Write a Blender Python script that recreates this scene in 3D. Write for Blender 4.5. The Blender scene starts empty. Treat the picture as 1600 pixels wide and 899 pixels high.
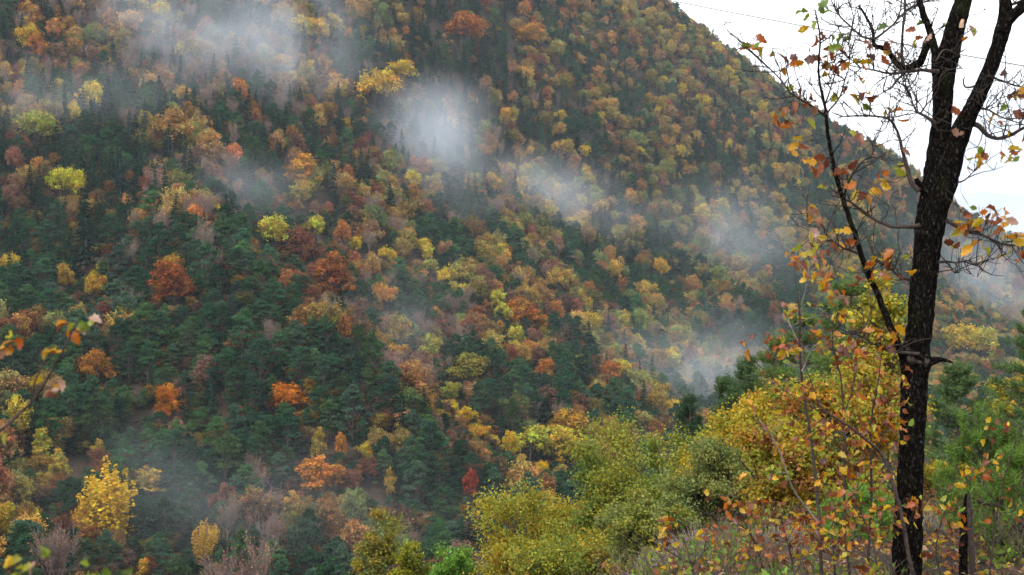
import bpy, bmesh, math, random
import numpy as np
from mathutils import Vector, Matrix

random.seed(7)
R0 = np.random.default_rng(11)
SC = bpy.context.scene
COL = SC.collection

# ------------------------------------------------------------------ camera, sky, sun, exposure
FPX, CX, CY, HORIZON = 2200.0, 800.0, 449.5, 480.0       # measured on the 1600 x 899 photograph
PITCH = math.atan((HORIZON - CY) / FPX)
cam_d = bpy.data.cameras.new('camera')
cam_d.sensor_width = 36.0
cam_d.lens = 36.0 * FPX / 1600.0
cam_d.clip_start = 0.1
cam_d.clip_end = 9000
cam_d.dof.use_dof = True
cam_d.dof.focus_distance = 18.0
cam_d.dof.aperture_fstop = cam_d.lens / 7.0
cam = bpy.data.objects.new('camera', cam_d)
COL.objects.link(cam)
cam.location = (0, 0, 0)
cam.rotation_euler = (math.pi / 2 + PITCH, 0, 0)
SC.camera = cam

SUN_EL, SUN_AZ = math.radians(50), math.radians(-138)      # azimuth from +Y towards +X
world = bpy.data.worlds.new('World')
SC.world = world
world.use_nodes = True
nt = world.node_tree
nt.nodes.clear()
N = nt.nodes.new
out = N('ShaderNodeOutputWorld'); bg = N('ShaderNodeBackground'); sky = N('ShaderNodeTexSky')
sky.sky_type = 'NISHITA'; sky.sun_disc = False
sky.sun_elevation = SUN_EL; sky.sun_rotation = SUN_AZ
mix = N('ShaderNodeMix'); mix.data_type = 'RGBA'
noi = N('ShaderNodeTexNoise'); noi.inputs['Scale'].default_value = 2.2; noi.inputs['Detail'].default_value = 5
tc = N('ShaderNodeTexCoord'); ramp = N('ShaderNodeMapRange')
ramp.inputs['From Min'].default_value = 0.3; ramp.inputs['From Max'].default_value = 0.6
ramp.inputs['To Min'].default_value = 0.86; ramp.inputs['To Max'].default_value = 0.97
nt.links.new(tc.outputs['Generated'], noi.inputs['Vector'])
nt.links.new(noi.outputs['Fac'], ramp.inputs['Value'])
nt.links.new(ramp.outputs['Result'], mix.inputs['Factor'])
nt.links.new(sky.outputs['Color'], mix.inputs['A'])
mix.inputs['B'].default_value = (11.6, 11.7, 12.0, 1)       # closed bright cloud
nt.links.new(mix.outputs['Result'], bg.inputs['Color'])
bg.inputs['Strength'].default_value = 0.1
nt.links.new(bg.outputs['Background'], out.inputs['Surface'])

sun_d = bpy.data.lights.new('sun', 'SUN')
sun_d.energy = 1.5; sun_d.angle = math.radians(14); sun_d.color = (1.0, 0.95, 0.86)
sun = bpy.data.objects.new('sun', sun_d); COL.objects.link(sun)
sdir = Vector((math.sin(SUN_AZ) * math.cos(SUN_EL), math.cos(SUN_AZ) * math.cos(SUN_EL), math.sin(SUN_EL)))
sun.rotation_euler = (-sdir).to_track_quat('-Z', 'Y').to_euler()
sun.location = (-60, -40, 120)

SC.view_settings.view_transform = 'Standard'
SC.view_settings.look = 'None'
SC.view_settings.gamma = 1
SC.view_settings.exposure = 0.92
SC.render.engine = 'CYCLES'
SC.render.filter_size = 1.15
cy = SC.cycles
cy.max_bounces = 6; cy.diffuse_bounces = 3; cy.glossy_bounces = 2; cy.transmission_bounces = 4
cy.transparent_max_bounces = 8; cy.volume_bounces = 1
cy.volume_max_steps = 64; cy.volume_step_rate = 1.0
cy.use_denoising = True
cy.caustics_reflective = False; cy.caustics_refractive = False

# ------------------------------------------------------------------ pixel <-> place
cp, sp = math.cos(PITCH), math.sin(PITCH)
def ray(px, py):
    a, c = (px - CX) / FPX, -(py - CY) / FPX
    y, z = cp - sp * c, sp + cp * c
    return np.array([a / y, 1.0, z / y])
def at(px, py, d):
    return ray(px, py) * d
def project(p):
    p = np.asarray(p, float)
    x, y, z = p[..., 0], p[..., 1], p[..., 2]
    yy = cp * y + sp * z; zz = -sp * y + cp * z
    yy = np.maximum(yy, 0.01)
    return CX + FPX * x / yy, CY - FPX * zz / yy

# ------------------------------------------------------------------ terrain height
CP = [  # px, py, depth : ground seen through the photograph, valley to crest
 (0,899,205),(0,700,255),(0,450,335),(0,220,410),(0,0,490),
 (200,899,215),(200,680,265),(200,450,330),(180,220,425),(200,0,520),
 (400,899,220),(400,720,262),(400,520,300),(340,350,345),(380,180,480),(400,0,560),
 (450,440,315),(540,540,295),(600,650,275),(560,899,225),
 (500,300,455),(560,400,435),(640,520,400),(720,640,360),(790,730,325),(720,899,235),
 (600,150,550),(600,0,610),(700,400,485),(760,250,590),(800,0,690),(800,500,440),
 (900,620,400),(900,450,520),(900,250,640),(900,60,740),(1000,660,410),(1000,500,540),(1000,330,650),
 (1000,60,780),(1110,160,800),(1220,270,800),(1100,420,640),(1100,580,540),(1200,550,580),(1200,400,690),
 (1060,40,900),(1150,95,930),(1250,170,955),(1330,220,975),(1400,255,985),(1450,312,1000),(1510,352,1020),(1600,412,1060),(1750,455,1100),
 (1330,340,860),(1400,420,800),(1400,560,640),(1520,450,900),(1520,600,640),(1650,560,800),(1650,650,600),
 (-300,899,185),(-300,450,300),(-300,0,430),(-300,-400,560),(0,-400,640),(400,-350,730),(700,-300,810),(880,-110,850),
]
pts, zs = [], []
for px, py, d in CP:
    p = at(px, py, d); pts.append(p[:2]); zs.append(p[2])
for px, d, z in [(470,350,-8),(580,333,-22),(650,312,-34),(1050,830,168),(1170,850,125),(1060,1060,120),(1200,1120,80),(1330,1140,50),(1450,1160,10),
                 (1600,1220,-20),(900,1050,190),(600,1050,240),(200,900,240),(-300,800,220),
                 (-300,110,-62),(0,125,-64),(300,135,-66),(600,145,-68),(900,170,-70),(1100,260,-68),(1300,360,-66),(1500,420,-60),(1700,420,-55),
                 (800,60,-90),(1600,150,-75),(0,60,-80)]:
    pts.append([(px - CX) / FPX * d, d]); zs.append(z)
pts = np.array(pts); zs = np.array(zs)
def tps(r2):
    return 0.5 * r2 * np.log(r2 + 1e-9)
S = 100.0
d2 = ((pts[:, None] - pts[None]) ** 2).sum(-1) / S ** 2
n = len(pts)
A = np.zeros((n + 3, n + 3)); A[:n, :n] = tps(d2) + np.eye(n) * 0.02
A[:n, n] = 1; A[:n, n + 1:] = pts / S; A[n, :n] = 1; A[n + 1:, :n] = pts.T / S
W = np.linalg.solve(A, np.concatenate([zs, [0, 0, 0]]))
def z_hill(x, y):
    q = np.stack([x, y], -1).reshape(-1, 2)
    o = np.empty(len(q))
    for i in range(0, len(q), 20000):
        c = q[i:i + 20000]
        r2 = ((c[:, None] - pts[None]) ** 2).sum(-1) / S ** 2
        o[i:i + 20000] = tps(r2) @ W[:n] + W[n] + (c / S) @ W[n + 1:]
    o += 2.2 * np.sin(q[:, 0] * .045 + 1.3 * np.sin(q[:, 1] * .021)) * np.sin(q[:, 1] * .037 + q[:, 0] * .013)
    return o.reshape(np.shape(x))
def softplus(t):
    return np.where(t > 20, t, np.log1p(np.exp(np.minimum(t, 20))))
def z_near(x, y):
    s = -.905 * (x - .28) + .426 * (y - 8.9)
    t = -1.72 - .05 * np.maximum(0, y - 10) - .5 * softplus((y - 38) / 4) * 4
    t = t + .05 * np.sin(x * 1.7 + y) * np.cos(y * 1.3 - x * .6) + .03 * np.sin(x * 4.1) * np.sin(y * 3.7)
    return t - .7 * softplus(s * 1.6) / 1.6
def zg(x, y):
    x = np.asarray(x, float); y = np.asarray(y, float)
    a = np.maximum(z_near(x, y), -75.0)
    b = z_hill(x, y) - 60 * np.clip((120 - y) / 60, 0, 1)
    return np.maximum(a, b)
def ground_hit(px, py, d0=120, d1=1300):
    r = ray(px, py); d = np.arange(d0, d1, 1.0)
    g = zg(r[0] * d, d) - r[2] * d
    k = np.nonzero(g > 0)[0]
    return None if len(k) == 0 else np.array([r[0] * d[k[0]], d[k[0]], zg(r[0] * d[k[0]], d[k[0]])])

# ------------------------------------------------------------------ materials
MATS = {}
def new_mat(name):
    m = bpy.data.materials.new(name); m.use_nodes = True
    m.node_tree.nodes.clear(); MATS[name] = m
    return m, m.node_tree.nodes, m.node_tree.links
def leaf_mat(name, trans=0.32, gloss=0.0, spots=False, own=False):
    m, nn, ll = new_mat(name)
    o = nn.new('ShaderNodeOutputMaterial')
    oi = nn.new('ShaderNodeObjectInfo'); at_ = nn.new('ShaderNodeAttribute'); at_.attribute_name = 'tint'
    mu = nn.new('ShaderNodeMix'); mu.data_type = 'RGBA'; mu.blend_type = 'MULTIPLY'; mu.inputs['Factor'].default_value = 1
    if own:
        ic = nn.new('ShaderNodeAttribute'); ic.attribute_type = 'INSTANCER'; ic.attribute_name = 'leaf_colour'
        ll.new(ic.outputs['Color'], mu.inputs['A'])
    else:
        ll.new(oi.outputs['Color'], mu.inputs['A'])
    col = mu.outputs['Result']
    if spots:
        mu.inputs['B'].default_value = (1, 1, 1, 1)
        t = nn.new('ShaderNodeTexCoord'); v = nn.new('ShaderNodeVectorMath'); v.operation = 'ADD'
        ll.new(t.outputs['Object'], v.inputs[0])
        ml = nn.new('ShaderNodeMath'); ml.operation = 'MULTIPLY'; ml.inputs[1].default_value = 37
        ll.new(oi.outputs['Random'], ml.inputs[0]); ll.new(ml.outputs[0], v.inputs[1])
        nz = nn.new('ShaderNodeTexNoise'); nz.inputs['Scale'].default_value = 28; nz.inputs['Detail'].default_value = 4
        ll.new(v.outputs[0], nz.inputs['Vector'])
        mr = nn.new('ShaderNodeMapRange'); mr.inputs['From Min'].default_value = .48; mr.inputs['From Max'].default_value = .68
        ll.new(nz.outputs['Fac'], mr.inputs['Value'])
        mb = nn.new('ShaderNodeMix'); mb.data_type = 'RGBA'; mb.blend_type = 'MULTIPLY'
        ll.new(mr.outputs['Result'], mb.inputs['Factor']); ll.new(col, mb.inputs['A']); mb.inputs['B'].default_value = (.55, .33, .3, 1)
        col = mb.outputs['Result']
    else:
        ll.new(at_.outputs['Color'], mu.inputs['B'])
    df = nn.new('ShaderNodeBsdfDiffuse'); tr = nn.new('ShaderNodeBsdfTranslucent'); mx = nn.new('ShaderNodeMixShader')
    mx.inputs[0].default_value = trans
    ll.new(col, df.inputs['Color']); ll.new(col, tr.inputs['Color'])
    ll.new(df.outputs[0], mx.inputs[1]); ll.new(tr.outputs[0], mx.inputs[2])
    last = mx.outputs[0]
    if gloss:
        gl = nn.new('ShaderNodeBsdfGlossy'); gl.inputs['Roughness'].default_value = .42; gl.inputs['Color'].default_value = (.9, .9, .95, 1)
        m2 = nn.new('ShaderNodeMixShader'); m2.inputs[0].default_value = gloss
        ll.new(last, m2.inputs[1]); ll.new(gl.outputs[0], m2.inputs[2]); last = m2.outputs[0]
    ll.new(last, o.inputs['Surface'])
    return m
def noise_mat(name, c1, c2, scale=8, bump=.3, stretch=(1, 1, 1), c3=None, rough=.9, lo=.35, hi=.65, dist=.02):
    m, nn, ll = new_mat(name)
    o = nn.new('ShaderNodeOutputMaterial'); b = nn.new('ShaderNodeBsdfPrincipled')
    b.inputs['Roughness'].default_value = rough; b.inputs['Specular IOR Level'].default_value = .25
    t = nn.new('ShaderNodeTexCoord'); mp = nn.new('ShaderNodeMapping'); mp.inputs['Scale'].default_value = stretch
    nz = nn.new('ShaderNodeTexNoise'); nz.inputs['Scale'].default_value = scale; nz.inputs['Detail'].default_value = 6
    mr = nn.new('ShaderNodeMapRange'); mr.inputs['From Min'].default_value = lo; mr.inputs['From Max'].default_value = hi
    mx = nn.new('ShaderNodeMix'); mx.data_type = 'RGBA'; mx.inputs['A'].default_value = (*c1, 1); mx.inputs['B'].default_value = (*c2, 1)
    ll.new(t.outputs['Object'], mp.inputs['Vector']); ll.new(mp.outputs[0], nz.inputs['Vector'])
    ll.new(nz.outputs['Fac'], mr.inputs['Value']); ll.new(mr.outputs['Result'], mx.inputs['Factor'])
    col = mx.outputs['Result']
    if c3:
        n3 = nn.new('ShaderNodeTexNoise'); n3.inputs['Scale'].default_value = scale * .31; n3.inputs['Detail'].default_value = 3
        ll.new(mp.outputs[0], n3.inputs['Vector'])
        m3 = nn.new('ShaderNodeMapRange'); m3.inputs['From Min'].default_value = .56; m3.inputs['From Max'].default_value = .68
        x3 = nn.new('ShaderNodeMix'); x3.data_type = 'RGBA'; x3.inputs['B'].default_value = (*c3, 1)
        ll.new(n3.outputs['Fac'], m3.inputs['Value']); ll.new(m3.outputs['Result'], x3.inputs['Factor']); ll.new(col, x3.inputs['A'])
        col = x3.outputs['Result']
    ll.new(col, b.inputs['Base Color'])
    bp = nn.new('ShaderNodeBump'); bp.inputs['Strength'].default_value = bump; bp.inputs['Distance'].default_value = dist
    ll.new(nz.outputs['Fac'], bp.inputs['Height']); ll.new(bp.outputs[0], b.inputs['Normal'])
    ll.new(b.outputs[0], o.inputs['Surface'])
    return m
M_FAR = leaf_mat('far_foliage', .28, own=True)
M_CONIF = leaf_mat('conifer_foliage', .15, own=True)
M_MID = leaf_mat('near_foliage', .4, .008)
M_LEAF = leaf_mat('oak_leaf', .5, .03, spots=True)
M_NEEDLE = leaf_mat('pine_needles', .28, .012)
M_BARK = noise_mat('grey_bark', (.05, .04, .033), (.12, .1, .085), 6, .4, (1, 1, .3))
def oak_bark():
    m, nn, ll = new_mat('dark_oak_bark')
    o = nn.new('ShaderNodeOutputMaterial'); b = nn.new('ShaderNodeBsdfPrincipled')
    b.inputs['Roughness'].default_value = .95; b.inputs['Specular IOR Level'].default_value = .04
    t = nn.new('ShaderNodeTexCoord'); mp = nn.new('ShaderNodeMapping'); mp.inputs['Scale'].default_value = (1, 1, .42)
    ll.new(t.outputs['Object'], mp.inputs['Vector'])
    vo = nn.new('ShaderNodeTexVoronoi'); vo.inputs['Scale'].default_value = 48; vo.feature = 'DISTANCE_TO_EDGE'
    nz = nn.new('ShaderNodeTexNoise'); nz.inputs['Scale'].default_value = 75; nz.inputs['Detail'].default_value = 5; nz.inputs['Roughness'].default_value = .65
    n2 = nn.new('ShaderNodeTexNoise'); n2.inputs['Scale'].default_value = 5; n2.inputs['Detail'].default_value = 3
    wp = nn.new('ShaderNodeMix'); wp.data_type = 'VECTOR'; wp.inputs['Factor'].default_value = .035
    ll.new(mp.outputs[0], wp.inputs[4]); ll.new(nz.outputs['Color'], wp.inputs[5]); ll.new(wp.outputs[1], vo.inputs['Vector'])
    ll.new(mp.outputs[0], nz.inputs['Vector']); ll.new(t.outputs['Object'], n2.inputs['Vector'])
    r1 = nn.new('ShaderNodeMapRange'); r1.inputs['From Min'].default_value = .03; r1.inputs['From Max'].default_value = .3
    ll.new(vo.outputs['Distance'], r1.inputs['Value'])
    x1 = nn.new('ShaderNodeMix'); x1.data_type = 'RGBA'; x1.inputs['A'].default_value = (.004, .0034, .003, 1); x1.inputs['B'].default_value = (.02, .016, .013, 1)
    ll.new(r1.outputs['Result'], x1.inputs['Factor'])
    r2 = nn.new('ShaderNodeMapRange'); r2.inputs['From Min'].default_value = .58; r2.inputs['From Max'].default_value = .7
    ll.new(nz.outputs['Fac'], r2.inputs['Value'])
    x2 = nn.new('ShaderNodeMix'); x2.data_type = 'RGBA'; x2.inputs['B'].default_value = (.13, .118, .105, 1)
    ll.new(r2.outputs['Result'], x2.inputs['Factor']); ll.new(x1.outputs['Result'], x2.inputs['A'])
    r3 = nn.new('ShaderNodeMapRange'); r3.inputs['From Min'].default_value = .58; r3.inputs['From Max'].default_value = .72; r3.inputs['To Max'].default_value = .5
    ll.new(n2.outputs['Fac'], r3.inputs['Value'])
    x3 = nn.new('ShaderNodeMix'); x3.data_type = 'RGBA'; x3.inputs['B'].default_value = (.03, .04, .012, 1)
    ll.new(r3.outputs['Result'], x3.inputs['Factor']); ll.new(x2.outputs['Result'], x3.inputs['A'])
    ll.new(x3.outputs['Result'], b.inputs['Base Color'])
    bp = nn.new('ShaderNodeBump'); bp.inputs['Strength'].default_value = 1.0; bp.inputs['Distance'].default_value = .012
    ll.new(r1.outputs['Result'], bp.inputs['Height']); ll.new(bp.outputs[0], b.inputs['Normal'])
    ll.new(b.outputs[0], o.inputs['Surface'])
    return m
M_OAK = oak_bark()
M_TWIG = noise_mat('brown_twig_bark', (.022, .016, .014), (.06, .045, .038), 60, .3)
M_PALE = noise_mat('pale_twig_bark', (.13, .1, .085), (.22, .18, .16), 60, .3)
M_FOREST = noise_mat('forest_floor', (.02, .016, .011), (.06, .036, .022), 1.6, .5, c3=(.03, .035, .02), dist=.2)
M_CABLE = noise_mat('grey_cable', (.22, .22, .225), (.28, .28, .285), 5, 0)
M_CUT = noise_mat('cut_wood', (.42, .25, .16), (.55, .36, .25), 40, .2)
M_STONE = noise_mat('dark_stone', (.03, .028, .026), (.09, .085, .08), 9, .6)

# ------------------------------------------------------------------ mesh helpers
class MB:
    """collects vertices, quads and a colour per vertex"""
    def __init__(s):
        s.v, s.f, s.c, s.m, s.n = [], [], [], [], 0
    def add(s, v, f, c=None, mi=0):
        v = np.asarray(v, float).reshape(-1, 3); f = np.asarray(f, int).reshape(-1, 4)
        s.v.append(v); s.f.append(f + s.n); s.n += len(v)
        c = np.ones((len(v), 3)) if c is None else np.broadcast_to(np.asarray(c, float), (len(v), 3))
        s.c.append(c); s.m.append(np.full(len(f), mi))
    def mesh(s, name, *mats):
        v = np.concatenate(s.v); f = np.concatenate(s.f); c = np.concatenate(s.c); mi = np.concatenate(s.m)
        me = bpy.data.meshes.new(name)
        me.vertices.add(len(v)); me.vertices.foreach_set('co', v.astype(np.float32).ravel())
        me.loops.add(len(f) * 4); me.loops.foreach_set('vertex_index', f.astype(np.int32).ravel())
        me.polygons.add(len(f)); me.polygons.foreach_set('loop_start', np.arange(0, len(f) * 4, 4, dtype=np.int32))
        me.polygons.foreach_set('loop_total', np.full(len(f), 4, dtype=np.int32))
        for m in mats: me.materials.append(m)
        me.polygons.foreach_set('material_index', mi.astype(np.int32))
        a = me.attributes.new('tint', 'FLOAT_COLOR', 'POINT')
        a.data.foreach_set('color', np.concatenate([c, np.ones((len(c), 1))], 1).astype(np.float32).ravel())
        me.update(calc_edges=True)
        return me
    def build(s, name, parent=None, *mats, smooth=False, loc=None):
        me = s.mesh(name, *mats)
        if smooth:
            me.polygons.foreach_set('use_smooth', np.ones(len(me.polygons), dtype=bool))
        return link(name, me, parent, loc)
def link(name, me, parent=None, loc=None):
    o = bpy.data.objects.new(name, me); COL.objects.link(o)
    if parent: o.parent = parent
    if loc is not None: o.location = loc
    return o
def tag(o, label=None, cat=None, group=None, kind=None):
    for k, v in (('label', label), ('category', cat), ('group', group), ('kind', kind)):
        if v: o[k] = v
    return o
def empty(name, loc, label, cat, group=None):
    o = bpy.data.objects.new(name, None); COL.objects.link(o); o.location = loc
    o.empty_display_size = .2
    return tag(o, label, cat, group)
def unit(a):
    return a / (np.linalg.norm(a, axis=-1, keepdims=True) + 1e-9)
def rdir(rng, n_):
    return unit(rng.normal(size=(n_, 3)))
def leaves(mb, pos, nor, length, width, col, rng, axis=None, fold=.25, mi=0):
    """diamond leaves, folded along the midrib"""
    n_ = len(pos)
    if n_ == 0: return
    nor = unit(nor)
    t = rdir(rng, n_) if axis is None else axis
    t = unit(t - nor * (t * nor).sum(1, keepdims=True))
    b = np.cross(nor, t)
    L = np.broadcast_to(length, (n_,))[:, None]; Wd = np.broadcast_to(width, (n_,))[:, None]
    v = np.stack([pos - t * L * .5, pos + b * Wd * .5 + nor * Wd * fold, pos + t * L * .5, pos - b * Wd * .5 + nor * Wd * fold], 1)
    mb.add(v.reshape(-1, 3), np.arange(n_ * 4).reshape(-1, 4), np.repeat(col, 4, 0), mi)
def tube(mb, path, rad, sides=6, col=None, mi=0, rough=0, rng=None):
    path = np.asarray(path, float); rad = np.asarray(rad, float); k = len(path)
    tan = np.gradient(path, axis=0); tan = unit(tan)
    ref = np.array([0, 1., 0]) if abs(tan[0][1]) < .8 else np.array([1., 0, 0])
    u = unit(np.cross(tan, ref)); w = np.cross(tan, u)
    a = np.linspace(0, 2 * math.pi, sides, endpoint=False)
    r = np.repeat(rad[:, None], sides, 1)
    if rough:
        r = r * (1 + rough * rng.normal(size=r.shape))
    v = path[:, None] + r[..., None] * (np.cos(a)[None, :, None] * u[:, None] + np.sin(a)[None, :, None] * w[:, None])
    i = np.arange(k - 1)[:, None] * sides; j = np.arange(sides)[None]; j2 = (j + 1) % sides
    f = np.stack([i + j, i + j2, i + sides + j2, i + sides + j], -1).reshape(-1, 4)
    v = np.concatenate([v.reshape(-1, 3), path[-1:] + tan[-1:] * rad[-1] * .3])
    top = (k - 1) * sides
    cap = [[top + q, top + (q + 1) % sides, k * sides, k * sides] for q in range(0)]
    capf = np.array([[top + q, top + (q + 1) % sides, top + (q + 2) % sides, k * sides] for q in range(0, sides, 2)])
    mb.add(v, np.concatenate([f, capf]), col, mi)
def spline(P, step):
    """Catmull-Rom through points with extra columns"""
    P = np.asarray(P, float); Q = np.concatenate([[2 * P[0] - P[1]], P, [2 * P[-1] - P[-2]]])
    o = []
    for i in range(1, len(Q) - 2):
        m_ = max(2, int(np.linalg.norm(Q[i + 1][:3] - Q[i][:3]) / step))
        t = np.linspace(0, 1, m_, endpoint=False)[:, None]
        o.append(.5 * (2 * Q[i] + (Q[i + 1] - Q[i - 1]) * t + (2 * Q[i - 1] - 5 * Q[i] + 4 * Q[i + 1] - Q[i + 2]) * t ** 2 + (3 * Q[i] - Q[i - 1] - 3 * Q[i + 1] + Q[i + 2]) * t ** 3))
    o.append(P[-1:])
    return np.concatenate(o)

# ------------------------------------------------------------------ ground sheet
def axis_pts(segs):
    o = []
    for a, b, st in segs: o.append(np.arange(a, b, st))
    return np.concatenate(o + [[segs[-1][1]]])
gx = axis_pts([(-1500, -700, 100), (-700, -260, 14), (-260, -40, 7), (-40, -6, 2), (-6, 12, .3), (12, 40, 2), (40, 460, 8), (460, 900, 16), (900, 1600, 100)])
gy = axis_pts([(-120, -10, 10), (-10, 2, 1), (2, 22, .3), (22, 60, 2), (60, 700, 7), (700, 1250, 12), (1250, 1800, 60)])
XX, YY = np.meshgrid(gx, gy)
ZZ = zg(XX, YY)
ZZ = np.where(YY > 1250, np.minimum(ZZ, 250), ZZ)
g = MB(); k1 = len(gx)
i, j = np.meshgrid(np.arange(len(gy) - 1), np.arange(k1 - 1), indexing='ij')
q = (i * k1 + j).ravel()
g.add(np.stack([XX, YY, ZZ], -1), np.stack([q, q + 1, q + k1 + 1, q + k1], 1))
tag(g.build('terrain', None, M_FOREST, smooth=True), kind='structure')

# distant mountain beyond the valley, half lost in cloud
mb = MB()
mx_ = np.linspace(200, 2600, 70); my_ = np.linspace(2300, 3300, 24)
MX, MY = np.meshgrid(mx_, my_)
rid = np.interp(MX, [200, 600, 850, 1000, 1150, 1400, 1800, 2600], [110, 130, 190, 235, 225, 270, 260, 320])
MZ = -80 + (rid + 80) * np.exp(-((MY - 2800) / 330.0) ** 2) + 22 * np.sin(MX * .021 + MY * .004) * np.sin(MY * .013)
i, j = np.meshgrid(np.arange(23), np.arange(69), indexing='ij'); q = (i * 70 + j).ravel()
mb.add(np.stack([MX, MY, MZ], -1), np.stack([q, q + 1, q + 71, q + 70], 1))
M_MOUNT = noise_mat('far_wooded_mountain', (.02, .035, .03), (.07, .06, .035), .02, .6, dist=8)
tag(mb.build('mountain', None, M_MOUNT, smooth=True), kind='structure')

# ------------------------------------------------------------------ the forest: tree makers (unit trees about 10 m tall)
def rc(rng, n_, lo=.75, hi=1.25, hue=.1):
    v = rng.uniform(lo, hi, (n_, 1))
    return v * (1 + hue * rng.normal(size=(n_, 3)))
def limbs(mb, rng, H, r, ends, z0, mi):
    lean = rng.normal(size=2) * .25
    path = [[lean[0] * t * t, lean[1] * t * t, H * t - .6] for t in np.linspace(0, 1, 6)]
    tube(mb, path, np.linspace(r, r * .3, 6), 6, mi=mi)
    for e in ends:
        t = np.clip((e[2] * .55) / H, z0, .85)
        s = np.array([lean[0] * t * t, lean[1] * t * t, H * t - .6])
        m_ = (s + e) / 2 + np.array([0, 0, -.1 * np.linalg.norm(e - s)])
        tube(mb, [s, m_, e], [r * .35, r * .22, r * .06], 4, mi=mi)
def broadleaf(rng, R=4.2, H=10., base=1., ncl=88, nl=40, size=.42, flat=1.0, lobes=3):
    cr, tr = MB(), MB()
    d = rdir(rng, ncl); d[:, 2] = np.where(d[:, 2] < -.35, -d[:, 2], d[:, 2])
    rr = rng.uniform(.3, 1.12, ncl) ** .7
    hc = (H - base) / 2
    lob = 1 + .22 * np.sin(lobes * np.arctan2(d[:, 1], d[:, 0]) + rng.uniform(0, 6)) + .2 * np.sin(4 * d[:, 2] + 2 * d[:, 0] + rng.uniform(0, 6))
    c = np.stack([d[:, 0] * R * rr * lob, d[:, 1] * R * rr * lob, base + hc + d[:, 2] * hc * rr * flat], 1) * [.86, .86, .95]
    c[:, 2] += rng.normal(size=ncl) * .4
    c[:, :2] += rng.normal(size=2) * .12 * c[:, 2:] * .5
    rad = R * rng.uniform(.11, .29, ncl)
    ct = rc(rng, ncl, .6, 1.35, .11)
    for k in range(ncl):
        dd = rdir(rng, nl); dd[:, 2] += .25; dd = unit(dd)
        p = c[k] + dd * (rad[k] * rng.uniform(.3, 1.5, (nl, 1)) ** 1.1) * [1, 1, .85]
        sz = size * rng.uniform(.65, 1.3, nl)
        leaves(cr, p, dd + .8 * rng.normal(size=(nl, 3)) + [0, 0, .4], sz * 1.25, sz * .85, ct[k] * rc(rng, nl, .75, 1.25, .08), rng)
    limbs(tr, rng, H * .75, .2, c[::4], .25, 1)
    return cr, tr
def poplar(rng, R=3., H=12., ncl=46, nl=90, size=.27):
    cr, tr = MB(), MB()
    ends = []
    for k in range(ncl):
        a = rng.uniform(0, 6.28); r_ = R * .8 * math.sqrt(rng.uniform(0, 1)) if k else 0
        h = H * (1 - .42 * (r_ / R) ** 1.6) * rng.uniform(.72, 1.0) if k else H
        zb = h * rng.uniform(.04, .3); wr = rng.uniform(.3, .75) * R / 3
        t = rng.uniform(0, 1, nl) ** .8
        prof = np.sin(np.pi * np.clip(t, .02, 1) ** .7) ** .75 * wr + .08
        dd = rdir(rng, nl); dd[:, 2] *= .4; dd = unit(dd)
        p = np.stack([r_ * math.cos(a) * (.55 + .45 * t), r_ * math.sin(a) * (.55 + .45 * t), zb + (h - zb) * t], 1) + dd * (prof * rng.uniform(.5, 1.1, nl))[:, None]
        sz = size * rng.uniform(.7, 1.25, nl)
        leaves(cr, p, dd + .7 * rng.normal(size=(nl, 3)) + [0, 0, .3], sz * 1.2, sz, rc(rng, 1, .85, 1.15, .05) * rc(rng, nl, .8, 1.2, .06), rng)
        ends.append(np.array([r_ * math.cos(a) * .8, r_ * math.sin(a) * .8, h * .7]))
    limbs(tr, rng, H * .8, .2, ends, .1, 1)
    return cr, tr
def fir(rng, R=2.4, H=12., lev=24, nb=9, nf=9):
    cr, tr = MB(), MB()
    for L in range(lev):
        t = (L + rng.uniform(-.3, .3)) / lev
        z = H * (.08 + .9 * t); r_ = R * (1 - t) ** .85 * rng.uniform(.8, 1.12) + .08
        for b in range(nb):
            a = rng.uniform(0, 6.28); rl = r_ * rng.uniform(.75, 1.1)
            u = rng.uniform(.15, 1, nf)
            o = np.array([math.cos(a), math.sin(a), 0]); sd = np.array([-o[1], o[0], 0])
            p = o * (u * rl)[:, None] + sd * (rng.normal(size=(nf, 1)) * .22 * (1.2 - u)[:, None] * rl * .8)
            p[:, 2] += z - .38 * rl * u ** 1.3 + .12 * rl * u ** 3 + rng.normal(size=nf) * .06
            ax = np.tile(o - [0, 0, .35], (nf, 1)) + .35 * rng.normal(size=(nf, 3))
            sz = rng.uniform(.35, .7, nf) * (.5 + .5 * (1 - t))
            leaves(cr, p, np.array([0, 0, 1.]) + .55 * rng.normal(size=(nf, 3)) + o * .3, sz * 1.3, sz * .55, rc(rng, 1, .8, 1.2, .05) * rc(rng, nf, .7, 1.3, .06), rng, ax, -.1)
    tube(tr, [[0, 0, -.6], [0, 0, H * .5], [0, 0, H]], [.2, .12, .02], 6, mi=1)
    return cr, tr
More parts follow.
